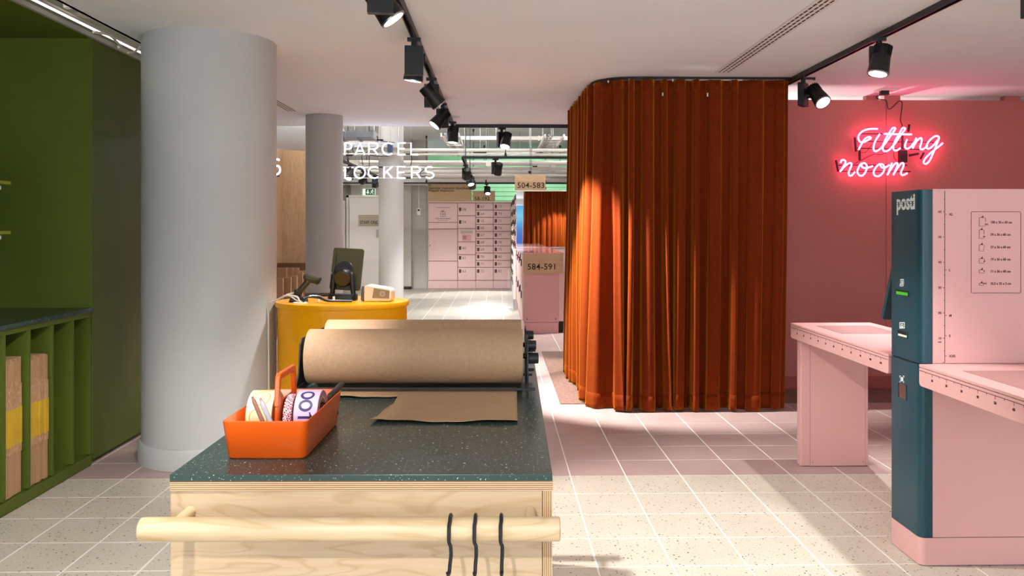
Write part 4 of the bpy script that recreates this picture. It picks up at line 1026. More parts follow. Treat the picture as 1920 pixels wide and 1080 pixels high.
for tx, l, v, wpx, hpx in rows:
    p = onY(1857, v+3, PYk)
    text('size_row', tx, (p.x, PYk-.0006, p.z), .0142, M_ink, dv, bold=.012, xs=.86)
    c0 = onY(1836, v+8 if hpx > 8 else v+4, PYk); pxm = KY/FPX*1.012
    x0, z0 = c0.x, c0.z; x1, z1 = x0+wpx*pxm, z0+hpx*pxm; tk = .0007
    g = pbox(x0-tk, x0+tk, z0, z1).box(x0, x1, PYk-.0007, PYk+.0004, z0-tk, z0+tk).box(x0, x1-.004, PYk-.0007, PYk+.0004, z1-tk, z1+tk).box(x1-tk, x1+tk, PYk-.0007, PYk+.0004, z0+(z1-z0)*.5, z1)
    xm_ = (x0+x1)/2
    g.prism([(xm_-.006, z1), (xm_+.001, z1+.007), (xm_+.004, z1+.009), (xm_+.003, z1+.004), (xm_+.006, z1+.001)], .0011, 'y', PYk-.0007)
    obj('parcel_icon', g, M_ink, dv)
    text('icon_size', l, (x1-.004, PYk-.0007, z0+.004), .009, M_ink, dv, bold=.01, xs=.9)
# tables
def table(y0, y1, nm, plate_y, order):
    """top plate with a rounded ruler lip on the side facing left"""
    x0, x1 = 1.6645, 2.122; lipz = .714
    top = obj('table_top', MB().box(x0, x1, y0, y1, TZt-.0125, TZt-.001), M_pinkmetal, kio, bevel=.0025)
    ed = 1 if nm == 'far' else -1
    ya, yb = (y0, y1)
    r = .016; P = [(ya, TZt-.0145), (yb, TZt-.0145)]
    P += [(yb, lipz+r)]+[(yb-r+r*math.cos(a), lipz+r-r*math.sin(a)) for a in (.3, .6, .9, 1.2, 1.57)]
    P += [(ya+r-r*math.sin(a), lipz+r-r*math.cos(a)) for a in (0, .3, .6, .9, 1.2)]+[(ya, lipz+r)]
    lip = obj('ruler_lip', MB().prism(P, .016, 'x', x0+.0003), M_pinkmetal, top, bevel=.0015)
    obj('apron', MB().box(x0+.018, x1-.02, (y0+.02), (y1-.02), TZt-.06, TZt-.013), M_pinkmetal, top)
    obj('scale_plate', MB().box(1.747, 2.05, plate_y[0], plate_y[1], TZt-.002, TZt+.0004), M_pinkdark, top, bevel=.0008)
    xr = x0-.0004; rb = MB().box(xr, xr+.0012, y0+.004, y1-.004, TZt-.0262, TZt-.0240)
    n = int((y1-y0)/.05)
    for k in range(1, n+1):
        y = order[0]+order[1]*k*.05
        if not (y0+.02 < y < y1-.02): continue
        L = .011 if k % 2 == 0 else .006
        rb.box(xr, xr+.0012, y-.0008, y+.0008, TZt-.026-L, TZt-.025)
        if k % 2 == 0: text('ruler_number', str(k*5), (xr-.0002, y, TZt-.054), .0135, M_ink, lip, rz=-PI/2, align='CENTER', bold=.002)
    obj('ruler_line', rb, M_ink, lip)
    return top
ff = cw(1487, 607, 4.643)
table(KY+KD, 4.645, 'far', (4.15, 4.49), (4.645, -1))
tn = table(1.55, KY-.001, 'near', (2.55, 3.06), (3.222, -1))
lg_ = obj('table_leg', MB().box(1.699, 2.082, 4.583, 4.643, 0.002, TZt-.02), M_pinkmetal, kio, bevel=.006)
px0, px1 = onY(1519, 700, 4.583).x, onY(1622.5, 700, 4.583).x
obj('leg_panel', MB().box(px0, px1, 4.5815, 4.584, .004, TZt-.085), M_pinkmetal, lg_, bevel=.0005)
for x in (px0, px1): obj('panel_gap', MB().box(x-.0012, x+.0012, 4.5822, 4.5835, .004, TZt-.085), M_ink, lg_)
for x in (px0+.014, px1-.014):
    for z in (.025,) if x > 1.9 else (.025, TZt-.10): obj('screw', MB().cyl((x, 4.5805, z), (x, 4.582, z), .0038, n=12), M_pinkdark, lg_)
obj('table_leg', MB().box(1.699, 2.082, 1.56, 1.62, 0.002, TZt-.02), M_pinkmetal, kio, bevel=.006)
tsM = Matrix.Translation((1.895, 3.60, 1.045)) @ Matrix.Rotation(math.radians(24), 4, 'X')
ts = obj('tilted_screen', MB(tsM).prism(rrect(.178, .125, .012), .022, 'y', -.011), M_teal, kio, bevel=.003)
obj('screen_glass', MB(tsM).prism(rrect(.16, .107, .006), .002, 'y', .0105), M_dark, ts)
obj('screen_arm', MB().box(1.86, 1.93, KY+KD-.002, 3.60, .99, 1.06), M_teal, ts)

# ------------------------------------------------------------------ neon signs
def neon(name, label, Y, strokes, m, r, k=6):
    base = onY(strokes[0][1][0][0], strokes[0][1][0][1], Y)
    t = thing(name, label, 'neon sign', base)
    groups = {}
    for nm_, pts, *sm in strokes: groups.setdefault(nm_, []).append((pts, sm[0] if sm else 1))
    for nm_, L in groups.items():
        b = MB()
        for pts, s in L: b.tube([onY(u, v, Y) for u, v in pts], r, 8, k if s else 0)
        obj('letter_tube', b, m, t, smooth=True)
    return t
Z6 = lambda P: [(1540+x*.18519, 150+y*.18519) for x, y in P]
FR = [('F', Z6([(570,495),(490,496),(425,514),(385,550),(374,590),(390,624),(430,628),(475,606),(503,588),(480,576),(440,598),(408,645),(378,706)])),
 ('i1', Z6([(592,548),(556,600),(532,660),(530,705),(552,722),(590,702)])),
 ('t1', Z6([(590,702),(640,650),(690,580),(740,510),(748,488),(722,487),(685,540),(645,610),(622,675),(630,715),(655,722),(690,705)])),
 ('t2', Z6([(690,705),(740,650),(795,570),(840,510),(848,490),(822,487),(790,540),(750,610),(728,675),(738,710),(765,712),(800,690)])),
 ('bar', Z6([(635,545),(760,549),(915,551)]), 0),
 ('i2', Z6([(868,600),(850,650),(850,685),(872,696),(905,676),(940,630)])),
 ('n', Z6([(962,585),(942,640),(925,692)])), ('n', Z6([(925,692),(955,635),(990,595),(1012,590),(1015,625),(1000,680),(1015,704),(1050,688),(1075,665)])),
 ('g', Z6([(1188,605),(1188,575),(1155,568),(1108,600),(1070,650),(1066,688),(1095,694),(1140,655),(1185,600)])),
 ('g', Z6([(1192,585),(1165,660),(1128,750),(1090,825),(1055,850),(1036,832),(1052,795),(1110,735),(1175,685),(1230,638)])),
 ('r', Z6([(195,840),(205,812),(232,812),(246,832),(226,870),(190,928)])), ('r', Z6([(190,928),(225,885),(270,848),(300,842),(305,865),(280,925),(280,962),(305,968),(340,930)])),
 ('o1', Z6([(408,840),(380,880),(365,930),(385,965),(420,965),(450,925),(462,875),(440,842),(412,850),(412,880),(450,892),(520,872)])),
 ('o2', Z6([(592,848),(555,880),(530,930),(540,965),(580,974),(622,940),(640,895),(625,858),(600,852),(606,880),(640,888),(690,860)])),
 ('m', Z6([(715,838),(700,885),(668,962)])), ('m', Z6([(668,962),(705,900),(748,846),(770,846),(765,880),(728,962)])), ('m', Z6([(728,962),(765,900),(808,846),(832,846),(828,880),(806,935),(820,964),(870,944)]))]
NY = WY-.085
fn = neon('neon_sign', 'pink neon sign reading Fitting room in script on the pink wall', NY, FR, M_neonp, .0072)
def nbar(u0, v0, u1, v1, r=.004, y=WY-.055, m=None, nm_='mounting_bar'):
    return obj(nm_, MB().cyl(onY(u0, v0, y), onY(u1, v1, y), r, n=8), m or M_cableb, fn)
z6 = lambda x, y: (1540+x*.18519, 150+y*.18519)
for a, b in (((350, 620), (1180, 632)), ((355, 690), (1175, 705)), ((165, 862), (870, 862)), ((170, 925), (905, 926)), ((390, 545), (620, 545))):
    nbar(*z6(*a), *z6(*b), r=.0045)
for a, b in (((340, 580), (352, 725)), ((890, 452), (880, 525)), ((150, 812), (172, 926)), ((388, 700), (388, 815)), ((820, 470), (822, 700)), ((1040, 735), (1005, 800)), ((890, 765), (985, 745))):
    nbar(*z6(*a), *z6(*b), r=.010)
p, q = onY(*z6(783, 835), WY-.03), onY(*z6(862, 712), WY-.03)
obj('transformer', MB().box(p.x, q.x, WY-.05, WY-.016, p.z, q.z), M_cableb, fn, bevel=.004)
for u, v in ((400, 620), (1150, 632), (200, 862), (800, 925), (640, 690), (1000, 700), (600, 862)):
    p = onY(*z6(u, v), WY-.05); obj('standoff', MB().cyl(p, (p.x, WY-.015, p.z), .005, n=8), M_cableb, fn)
obj('wire', MB().tube([onY(*z6(x, y), WY-.035) for x, y in ((330, 850), (430, 800), (530, 752), (600, 755), (660, 735))], .003, 6, 5), M_cableb, fn)
obj('wire', MB().tube([onY(*z6(x, y), WY-.035) for x, y in ((395, 730), (440, 735), (480, 700), (510, 650))], .0025, 6, 5), M_cableb, fn)
obj('wire', MB().tube([onY(*z6(x, y), WY-.035) for x, y in ((730, 730), (738, 790), (760, 820))], .0025, 6, 5), M_cableb, fn)
tag(obj('cable', MB().tube([(q_.x, q_.y, q_.z) for q_ in [Vector((sd.location.x-.03, sd.location.y, CEIL-.04))]+[onY(*z6(x, y), WY-.03) for x, y in ((560, 165), (575, 192), (650, 203), (665, 230), (675, 285), (700, 292), (745, 252), (785, 214), (818, 228), (812, 320), (802, 400), (822, 465))]], .0035, 7, 5), M_cableb, smooth=True), 'thin dark cable hanging from the ceiling socket to the pink neon sign', 'cable')

# PARCEL LOCKERS
PK = lambda P: [(635+x*.125, 225+y*.125) for x, y in P]
def O_(x0, x1, y0, y1, a0, a1, n=14):
    cx, cy, rx, ry = (x0+x1)/2, (y0+y1)/2, (x1-x0)/2, (y1-y0)/2
    return [(cx+rx*math.cos(math.radians(a0+(a1-a0)*i/n)), cy-ry*math.sin(math.radians(a0+(a1-a0)*i/n))) for i in range(n+1)]
def letter(ch, x0, x1, y0, y1):
    xm, ym = (x0+x1)/2, (y0+y1)/2
    D = lambda ya, yb, xa=x0: [(xa, ya), (x0+(x1-x0)*.55, ya)]+O_(x0+(x1-x0)*.1, x1, ya, yb, 90, -90, 10)[1:-1]+[(x0+(x1-x0)*.55, yb), (xa, yb)]
    return {'P': [([(x0, y1), (x0, y0)], 0), (D(y0, y0+(y1-y0)*.52), 0)],
            'A': [([(x0, y1), (xm, y0), (x1, y1)], 0), ([(x0+(x1-x0)*.2, y0+(y1-y0)*.68), (x1-(x1-x0)*.2, y0+(y1-y0)*.68)], 0)],
            'R': [([(x0, y1), (x0, y0)], 0), (D(y0, y0+(y1-y0)*.52), 0), ([(xm, y0+(y1-y0)*.52), (x1, y1)], 0)],
            'C': [(O_(x0, x1+(x1-x0)*.25, y0, y1, 52, 308), 0)], 'O': [(O_(x0, x1, y0, y1, 90, 450, 24), 0)],
            'E': [([(x1, y0), (x0, y0), (x0, y1), (x1, y1)], 0), ([(x0, ym), (x1-(x1-x0)*.12, ym)], 0)],
            'L': [([(x0, y0), (x0, y1), (x1, y1)], 0)],
            'K': [([(x0, y0), (x0, y1)], 0), ([(x1, y0), (x0, y0+(y1-y0)*.62)], 0), ([(x0+(x1-x0)*.33, y0+(y1-y0)*.42), (x1, y1)], 0)],
            'S': [(O_(x0+(x1-x0)*.05, x1-(x1-x0)*.05, y0, ym, 40, 270, 10)+O_(x0, x1, ym, y1, 90, -140, 12)[1:], 0)]}[ch]
ST = []
SY = 9.05
for wd, y0, y1, xs in (('PARCEL', 345, 520, [(92, 195), (250, 388), (452, 588), (655, 800), (895, 1000), (1085, 1190)]), ('LOCKERS', 700, 872, [(95, 172), (235, 398), (445, 590), (682, 800), (885, 1000), (1095, 1225), (1298, 1425)])):
    for i, (ch, (xa, xb)) in enumerate(zip(wd, xs)):
        for pts, s in letter(ch, xa, xb, y0, y1): ST.append((wd+str(i), PK(pts), s))
pn = neon('neon_sign', 'white neon sign reading PARCEL LOCKERS hanging at the ceiling edge', SY, ST, M_neonw, .0066)
for y, x1 in ((345, 1100), (512, 1180), (700, 1290), (870, 1400)):
    a, b = onY(*PK([(60, y)])[0], SY+.035), onY(*PK([(x1, y)])[0], SY+.035)
    obj('support_bar', MB().cyl(a, b, .003, n=8), M_pipe, pn)
for pts in (((575, 240), (620, 310), (850, 340)), ((345, 530), (350, 600), (365, 680)), ((430, 520), (600, 545), (760, 540)), ((1040, 515), (1085, 530), (1095, 600), (1080, 680)), ((1290, 740), (1225, 790), (1240, 840), (1330, 830)), ((225, 380), (210, 440), (230, 500))):
    obj('wire', MB().tube([onY(*q_, SY+.05) for q_ in PK(pts)], .0045, 6, 5), M_cableb, pn)
for u in (100, 620, 1080):
    a = onY(*PK([(u, 345)])[0], SY+.035); obj('hanger', MB().cyl(a, (a.x, SY+.035, TOPZ), .0025, n=6), M_steel, pn)
for x, y in ((620, 300), (160, 530), (620, 708), (1040, 870), (1040, 512), (150, 850)):
    a = onY(*PK([(x, y)])[0], SY+.04); obj('tube_holder', MB().box(a.x-.035, a.x+.035, SY+.03, SY+.05, a.z-.008, a.z+.008), M_cableb, pn)
# digit at the booth on the left
SIX = [('6', [(524, 300), (518, 299), (514, 306), (512.5, 315), (514, 324), (519, 327), (524, 323), (525, 316), (521, 311), (515, 313)])]
dn = neon('neon_digit', 'white neon digit 6 half hidden behind the wide pillar', 10.2, SIX, M_neonw, .010)
a = onY(516, 327, 10.23); obj('tube_holder', MB().box(a.x-.03, a.x+.05, 10.215, 10.24, a.z-.03, a.z-.005), M_cableb, dn)
obj('standoff', MB().cyl((onY(516, 312, 10.2).x-.25, 10.23, onY(516, 312, 10.2).z), (onY(516, 312, 10.2).x, 10.23, onY(516, 312, 10.2).z), .006, n=8), M_cableb, dn)

# ------------------------------------------------------------------ plywood booth at the left rear, cardboard in a rack
bx = onY(530, 400, 11.5).x
bo = thing('plywood_booth', 'plywood wall corner behind the wide pillar', 'partition', (bx+.3, 11.2, 0))
obj('back_panel', MB().box(bx, -2.36, 11.5, 11.54, .0, 2.45), M_plywall, bo)
obj('side_panel', MB().box(bx-.04, bx, 10.2, 11.54, 0, 2.45), M_plywall, bo)
obj('hook_rail', MB().box(bx+.001, bx+.02, 10.25, 10.9, onX(518, 388, bx).z-.02, onX(518, 388, bx).z+.02), mat('dark_wood', '6e4c2f', .6), bo)
zr = onY(540, 493, 11.2).z
rk = thing('box_rack', 'brown wooden rack rail behind the standing cardboard', 'rack', (bx+.3, 11.3, 0))
obj('rail', MB().box(bx+.01, -2.37, 11.18, 11.24, zr-.10, zr), bpy.data.materials['dark_wood'], rk)
obj('shelf', MB().box(bx+.01, -2.37, 10.4, 11.24, .12, .15), bpy.data.materials['dark_wood'], rk)
for x in (bx+.02, -2.43): obj('post', MB().box(x, x+.05, 11.18, 11.24, 0, zr-.10), bpy.data.materials['dark_wood'], rk)
for i, (u0, u1, v, Y) in enumerate(((507, 530, 522, 10.45), (531, 545, 520, 10.55), (545, 556, 517, 10.65), (557, 567, 511, 10.8), (520, 537, 502, 11.0), (537, 549, 502, 11.05), (550, 560, 502, 11.1), (562, 576, 513, 10.9))):
    a, b = onY(u0, v, Y), onY(u1, v, Y)
    c = thing('cardboard_sheet', ('front row, leftmost', 'front row, second from the left', 'front row, third from the left', 'front row, fourth from the left', 'rear row, leftmost', 'rear row, middle', 'rear row, right', 'front row, rightmost')[i]+' folded cardboard box standing in the rack', 'box', ((a.x+b.x)/2, Y, .15), 0, 'folded boxes in the plywood booth')
    obj('card', MB().box(a.x, b.x, Y, Y+.05, .151, a.z), M_kraft2, c)
    obj('fold', MB().box(b.x-.01, b.x+.002, Y-.004, Y+.05, .151, a.z-.004), M_kraftedge, c)
dc = thing('round_duct', 'big white round duct above the plywood booth', 'duct', (-2.9, 9.9, 2.2))
obj('pipe', MB().cyl((-3.9, 9.15, 2.44), (-1.95, 10.33, 2.44), .165, n=36), M_pipe, dc, smooth=True)
for k in (.18, .55, .9): 
    a = Vector((-3.9, 9.15, 2.44)); b = Vector((-1.95, 10.33, 2.44)); p = a.lerp(b, k); d = (b-a).normalized()
    obj('clamp', MB().cyl(p-d*.012, p+d*.012, .172, n=36), M_steel, dc, smooth=True)
    obj('hanger', MB().cyl((p.x, p.y, p.z+.17), (p.x, p.y, TOPZ), .006, n=6), M_steel, dc)

# ------------------------------------------------------------------ pink lockers
LY = 18.3
def U(u, Y=LY): return onY(u, 450, Y).x
def V(v, Y=LY): return onY(880, v, Y).z
lb = thing('locker_bank', 'far bank of pale pink numbered parcel lockers 58 to 82', 'lockers', (U(880), LY+.3, 0))
obj('carcass', MB().box(U(803), U(958), LY+.02, LY+.62, .0, V(378)), M_lockdark, lb)
for a, b in ((803, 858), (858, 892), (892, 925), (925, 958)):
    obj('plinth', MB().box(U(a)+.004, U(b)-.004, LY, LY+.02, .003, V(526.2)), M_lockpink, lb)
obj('top', MB().box(U(803), U(958), LY-.002, LY+.62, V(380), V(378)), M_lockpink, lb)
obj('side_panel', MB().box(U(803)-.012, U(803), LY, LY+.62, 0, V(378)), M_lockpink, lb)
def door(u0, u1, v0, v1, num=None, nm_='locker_door'):
    g = .006
    d = obj(nm_, MB().box(U(u0)+g, U(u1)-g, LY, LY+.02, V(v1)+g, V(v0)-g), M_lockpink, lb, bevel=.002)
    if num:
        c = V((v0+v1)/2) if v1-v0 < 18 else (V(v0+12) if num not in ('61',) else V(v0+6))
        if num in ('62', '72', '82'): c = V(v0+7)
        if num == '60': c = V(465)
        x = U(u0+2.6)
        obj('handle_plate', MB().box(x, x+.05, LY-.006, LY, c-.038, c+.038), M_plate, d, bevel=.003)
        text('number', num, (x+.075, LY-.0012, c-.028), .082, M_plate, d, bold=-.004)
    return d
h = door(803, 858, 380.6, 417, None, 'drop_hatch')
hy = V(389)
obj('handle', MB().cyl((U(818), LY-.03, hy), (U(844), LY-.03, hy), .009, n=10).cyl((U(819), LY-.03, hy), (U(819), LY, hy), .008, n=8).cyl((U(843), LY-.03, hy), (U(843), LY, hy), .008, n=8), M_steel, h, smooth=True)
gx, gz = U(830), V(401); gp = .0118
gi = MB(); Yg = LY-.0012
def gl(x0, z0, x1, z1):
    p, q = Vector((gx+x0*gp, Yg, gz+z0*gp)), Vector((gx+x1*gp, Yg, gz+z1*gp)); d = (q-p).normalized(); n = Vector((-d.z, 0, d.x))*.004
    gi.add([p-n, q-n, q+n, p+n], [(0, 1, 2, 3)])
for s_ in ((-4, -5, 4.5, -5), (-4, -5, -4, 4), (4.5, -5, 4.5, 4), (-4, 4, 4.5, 4), (.3, -5, .3, 4), (-4, -.5, 4.5, -.5), (.3, 4, -2.5, 6), (-2.5, 6, .5, 6.5), (.3, 4, 2.5, 7), (2.5, 7, -.5, 6.2)): gl(*s_)
obj('gift_icon', gi, M_ink, h)
text('lettering', 'Valmiiksi maksetut lähetykset', (gx, Yg, V(410.5)), .036, M_ink, h, align='CENTER', bold=.02, xs=.82)
text('lettering', 'Prepaid shipments', (gx, Yg, V(414)), .036, M_ink, h, align='CENTER', xs=.82)
door(803, 858, 417, 429.5, None, 'panel')
pd = door(803, 858, 429.5, 489.7, None, 'panel')
obj('lock', MB().cyl((U(806.5), LY-.004, V(460)), (U(806.5), LY, V(460)), .012, n=12), M_plate, pd)
door(803, 858, 489.7, 525.8, None, 'panel')
for a, b, n in ((380.6, 404.3, '58'), (404.3, 428.7, '59'), (453.4, 477.4, '60'), (477.4, 501.3, '61'), (501.3, 525.6, '62')): door(858, 892, a, b, n)
pnl = door(858, 892, 428.7, 453.4, None, 'control_panel')
obj('screen', MB().box(U(863.5), U(886.5), LY-.004, LY, V(437.5), V(432.5)), mat('locker_screen', 'b7b3ab', .2), pnl)
obj('sticker', MB().box(U(866.5), U(883), LY-.0015, LY, V(451.5), V(440)), mat('sticker_pink', 'd9a0a6', .5), pnl)
for k in range(4): obj('printed_line', MB().box(U(868), U(874.5), LY-.0022, LY-.001, V(443+k*1.8), V(442.2+k*1.8)), M_plate, pnl)
rowsv = [380.6, 393.8, 407.7, 420.5, 434.1, 447.4, 461.1, 474.4, 488.3, 501.3, 525.6]
for c0, c1, n0 in ((892, 925, 63), (925, 958, 73)):
    for i in range(10): door(c0, c1, rowsv[i], rowsv[i+1], str(n0+i))
# sign boards standing on the far lockers
def board(u0, u1, v0, v1, Y, label, lines, size, bold=.0):
    a, b = onY(u0, v1, Y), onY(u1, v0, Y)
    t = thing('sign_board', label, 'sign', ((a.x+b.x)/2, Y, a.z), 0)
    obj('panel', MB().box(a.x, b.x, Y-.012, Y+.012, a.z+.0005, b.z), M_signwood, t)
    for body, u, v, s, bo_ in lines:
        p = onY(u, v, Y-.013); text('lettering', body, (p.x, Y-.0135, p.z), s, M_inkblack, t, bold=bo_, space=1.05)
    return t
board(801.5, 884, 345, 377.6, LY-.03+.05, 'wooden sign about prepaid shipments on the far pink lockers', [('Valmiiksi maksetut lähetykset', 803.5, 354.6, .072, .015), ('Prepaid shipments', 803.5, 359.3, .072, .015), ('58', 803.5, 349, .05, 0)], 1)
board(886.5, 928, 358, 377.6, LY+.02, 'small wooden sign reading 58-192 on the far pink lockers', [('58-192', 889.5, 375.5, .115, .01)], 1)
# tall bank running towards the viewer, end covered by a mirror
TY0 = 13.62; bx0, bx1, bz = .315, 1.36, 1.955
tb = thing('locker_bank', 'tall pink locker bank on the right running back to the far lockers', 'lockers', (.8, 16, 0))
obj('carcass', MB().box(bx0+.02, bx1, TY0, LY-.02, .0, bz), M_lockpink, tb)
pl_me = None
ncol, nrow = 9, 9
for i in range(ncol):
    y0 = TY0+.03+i*(LY-TY0-.06)/ncol; y1 = y0+(LY-TY0-.06)/ncol
    for j in range(nrow):
        z0 = .17+j*(bz-.2)/nrow; z1 = z0+(bz-.2)/nrow
        d = obj('locker_door', MB().box(bx0, bx0+.02, y0+.006, y1-.006, z0+.006, z1-.006), M_lockpink, tb)
        zc = (z0+z1)/2+rc.uniform(-.03, .03)
        obj('handle_plate', MB().box(bx0-.012, bx0, y0+.06, y0+.13, zc-.045, zc+.045), M_plate, d)
obj('plinth', MB().box(bx0+.004, bx0+.02, TY0, LY-.02, .0, .165), M_lockpink, tb)
mi = thing('mirror', 'large mirror above the low lockers reflecting the rust curtain', 'mirror', (.85, TY0-.02, 1.03))
obj('glass', MB().box(bx0+.004, bx1, TY0-.016, TY0-.004, 1.025, bz-.012), M_chrome, mi)
obj('frame', MB().box(bx0, bx1, TY0-.02, TY0-.002, bz-.012, bz+.004).box(bx0, bx1, TY0-.02, TY0-.002, 1.012, 1.024), M_white, mi)
board(965.5, 1023, 328.5, 356.5, TY0+.04, 'wooden sign reading 504-583 on the tall pink lockers', [('504-583', 969.5, 352.5, .132, .008)], 1)
# low bank in front of it
Lw = 10.47; lw0, lw1, lz = .315, .785, 1.022
lo2 = thing('locker_bank', 'low pink locker bank with glossy pink top beside the rust curtain', 'lockers', (.55, 12, 0))
obj('body', MB().box(lw0+.03, lw1, Lw, 13.58, .13, lz-.03), M_lockpink, lo2, bevel=.002)
obj('end_panel', MB().box(lw0+.028, lw1+.0, Lw-.018, Lw, .145, lz-.028), M_pinkmetal, lo2, bevel=.001)
obj('plinth', MB().box(lw0+.03, lw1-.005, Lw-.02, 13.5, .002, .138), M_pinkmetal, lo2)
obj('top', MB().box(lw0, lw1+.06, Lw-.02, 13.58, lz-.028, lz), mat('pink_gloss', 'dba6a4', .1), lo2, bevel=.002)
obj('back_unit', MB().box(lw1+.003, lw1+.06, Lw+.02, 13.58, .15, lz-.03), M_lockpink, lo2)
obj('back_plinth', MB().box(lw1-.003, lw1+.06, Lw+.03, 13.58, .002, .14), M_dark, lo2)
for x in (lw0+.065, lw1-.04): obj('screw', MB().cyl((x, Lw-.021, .185), (x, Lw-.017, .185), .008, n=10), M_plate, lo2)
for i in range(6):
    y0 = Lw+.02+i*.5
    for j in range(2):
        z0 = .16+j*.42
        d = obj('locker_door', MB().box(lw0+.008, lw0+.029, y0, y0+.488, z0, z0+.41), M_lockpink, lo2)
        obj('handle_plate', MB().box(lw0-.004, lw0+.008, y0+.30, y0+.37, z0+.26+.05*(i % 2), z0+.35+.05*(i % 2)), M_plate, d)
board(981, 1056, 476, 512.5, Lw-.034, 'wooden sign reading 584-591 on the end of the low pink lockers', [('584-591', 988.5, 505.5, .108, .008)], 1)
ac = thing('acrylic_guard', 'clear acrylic guard standing at the foot of the pink lockers', 'guard', (onY(968, 560, 14.2).x, 14.3, 0))
M_acr = mat('acrylic', 'f4f8f8', .05, trans=.95, ior=1.3)
obj('sheet', MB().box(bx0-.14, bx0-.02, 13.7, 13.71, .002, .62), M_acr, ac)
obj('foot', MB().box(bx0-.05, bx0-.01, 13.45, 13.53, .002, .18), M_steel, ac, bevel=.003)
obj('post', MB().box(bx0-.05, bx0-.01, 13.45, 13.53, .18, 1.0), M_lockpink, ac, bevel=.003)

# ------------------------------------------------------------------ services under the raw ceiling of the locker hall
def hpipe(Y, v, r, u0, u1, label, m=M_pipe, hang=3, nm_='pipe'):
    a, b = onY(u0, v, Y), onY(u1, v, Y); b.z = a.z
    b.y = a.y
    t = thing('service_pipe', label, 'pipe', ((a.x+b.x)/2, Y, a.z-r))
    obj('pipe', MB().cyl(a, b, r, n=16), m, t, smooth=True)
    for k in range(hang):
        x = a.x+(b.x-a.x)*(k+.5)/hang
        obj('hanger', MB().cyl((x, Y, a.z+r), (x, Y, TOPZ), .005, n=6), M_steel, t)
        obj('clamp', MB().cyl((x-.02, Y, a.z), (x+.02, Y, a.z), r*1.15, n=16), M_steel, t)
    return t
ordn = ('first', 'second', 'third', 'fourth', 'fifth', 'sixth', 'seventh', 'eighth', 'ninth')
for i, (Y, v, r) in enumerate(((13.0, 281, .045), (13.4, 289, .03), (14.45, 304, .055), (14.8, 315, .04), (15.4, 321, .06), (16.0, 328, .035), (16.6, 309, .025), (17.42, 333, .05))):
    hpipe(Y, v, r*.62, 560, 1180, ordn[i]+' white pipe from the front crossing under the raw ceiling', hang=5)
def hduct(Y, v0, v1, u0, u1, dep, label, m=M_pipe):
    a, b = onY(u0, v1, Y), onY(u1, v0, Y)
    t = thing('service_duct', label, 'duct', ((a.x+b.x)/2, Y, a.z))
    obj('casing', MB().box(a.x, b.x, Y, Y+dep, a.z, b.z), m, t, bevel=.004)
    n = max(2, int((b.x-a.x)/1.2))
    for k in range(n+1):
        x = a.x+(b.x-a.x)*k/n
        obj('flange', MB().box(x-.015, x+.015, Y-.012, Y+dep, a.z-.012, b.z+.012), m, t)
    for k in range(n):
        x = a.x+(b.x-a.x)*(k+.5)/n; obj('hanger', MB().cyl((x, Y+dep/2, b.z), (x, Y+dep/2, TOPZ), .006, n=6), M_steel, t)
hduct(18.0, 335.5, 346, 560, 800, .3, 'white boxed cable duct along the top of the grey far wall')
hduct(17.9, 334, 341, 806, 1180, .25, 'white boxed cable duct above the far pink lockers')
hduct(16.8, 323, 331, 800, 1150, .4, 'broad white duct crossing behind the suspended spotlights')
hduct(9.4, 246, 257, 636, 698, .4, 'dark grey flat duct behind the word PARCEL', M_duct)
hduct(14.4, 256, 262, 850, 1170, .3, 'narrow pale duct high above the locker sign')
hduct(12.6, 262, 276, 560, 745, .3, 'pale grey duct behind the upper neon word', mat('duct_pale', 'b9bbc0', .5))
def ladder(x0, x1, y0, y1, z, label):
    t = thing('cable_ladder', label, 'cable ladder', ((x0+x1)/2, (y0+y1)/2, z))
    for x in (x0, x1): obj('stringer', MB().box(x-.012, x+.012, y0, y1, z, z+.06), M_pipe, t)
    n = int((y1-y0)/.35)
    for k in range(n): obj('rung', MB().box(x0, x1, y0+.1+k*.35, y0+.13+k*.35, z+.01, z+.03), M_pipe, t)
    for k in (.2, .8): obj('hanger', MB().cyl(((x0+x1)/2, y0+(y1-y0)*k, z), ((x0+x1)/2, y0+(y1-y0)*k, TOPZ), .006, n=6), M_steel, t)
    obj('cables', MB().tube([(x0+.06, y0, z+.045), (x0+.08, y1, z+.045)], .018, 8).tube([(x0+.12, y0, z+.04), (x0+.1, y1, z+.04)], .014, 8), M_duct, t)
ladder(-.87, -.60, 12.9, 16.7, 2.76, 'white cable ladder running back above the clustered spotlights')
ladder(.76, 1.06, 13.0, 17.0, 2.76, 'white cable ladder running back beside the rust curtain')
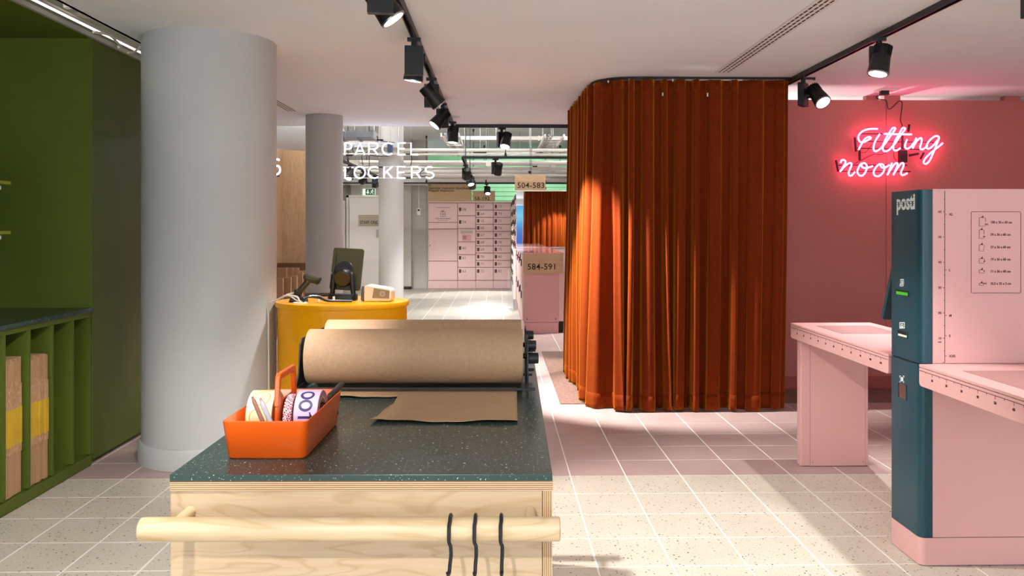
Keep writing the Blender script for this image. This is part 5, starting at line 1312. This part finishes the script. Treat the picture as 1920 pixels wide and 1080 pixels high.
for i, (u0, u1, v0, v1, Y, m) in enumerate(((888, 912, 283, 290, 13.6, M_dark), (1008, 1028, 304, 314, 15.2, M_pipe), (1033, 1042, 300, 320, 15.0, M_pipe), (905, 918, 278, 284, 13.8, M_duct), (726, 735, 270, 285, 12.0, mat('box_blue', '3f5572', .5)), (655, 672, 300, 312, 13.5, M_pipe))):
    a, b = onY(u0, v1, Y), onY(u1, v0, Y)
    t = thing('junction_box', ('black device', 'square white box', 'slim white box', 'grey box', 'blue box', 'white box')[i]+' under the raw ceiling '+('left of the ladder by the curtain', 'below the right cable ladder', 'next to the rust curtain', 'behind the left rod', 'behind the letter C of PARCEL', 'behind the letter O of LOCKERS')[i], 'box', ((a.x+b.x)/2, Y, a.z))
    obj('housing', MB().box(a.x, b.x, Y, Y+.12, a.z, b.z), m, t, bevel=.005)
    obj('hanger', MB().cyl(((a.x+b.x)/2, Y+.06, b.z), ((a.x+b.x)/2, Y+.06, TOPZ), .006, n=6), M_steel, t)
q = onY(915.5, 308, 12.4)
mk_ = thing('marker_plate', 'small white numbered plate hanging under the raw ceiling', 'plate', (q.x, 12.4, q.z-.03))
obj('plate', MB().box(q.x-.035, q.x+.035, 12.395, 12.4, q.z-.03, q.z+.03), M_whiteplast, mk_, bevel=.002)
obj('hanger', MB().cyl((q.x, 12.398, q.z+.03), (q.x, 12.398, TOPZ), .003, n=6), M_steel, mk_)
q = onY(993, 322, 13.4)
spk = thing('ceiling_sensor', 'small black cone sensor hanging above the 504-583 sign', 'sensor', (q.x, 13.4, q.z-.03))
obj('cone', MB().lathe((q.x, 13.4, q.z-.03), (0, 0, 1), [(.012, 0), (.026, .035), (.024, .04)], n=16), M_black, spk, smooth=True)
obj('stem', MB().cyl((q.x, 13.4, q.z+.01), (q.x, 13.4, TOPZ), .004, n=6), M_steel, spk)

# ------------------------------------------------------------------ lettering: text curves to plain meshes
bpy.context.view_layer.update()
dg = bpy.context.evaluated_depsgraph_get()
for o in [o for o in SC.objects if o.type == 'FONT']:
    me = bpy.data.meshes.new_from_object(o.evaluated_get(dg))
    n = bpy.data.objects.new('lettering', me); nm = o.name.split('.')[0]
    par, ml, cu = o.parent, o.matrix_local.copy(), o.data
    bpy.data.objects.remove(o); bpy.data.curves.remove(cu)
    n.name = nm; COL.objects.link(n); n.parent = par; n.matrix_local = ml
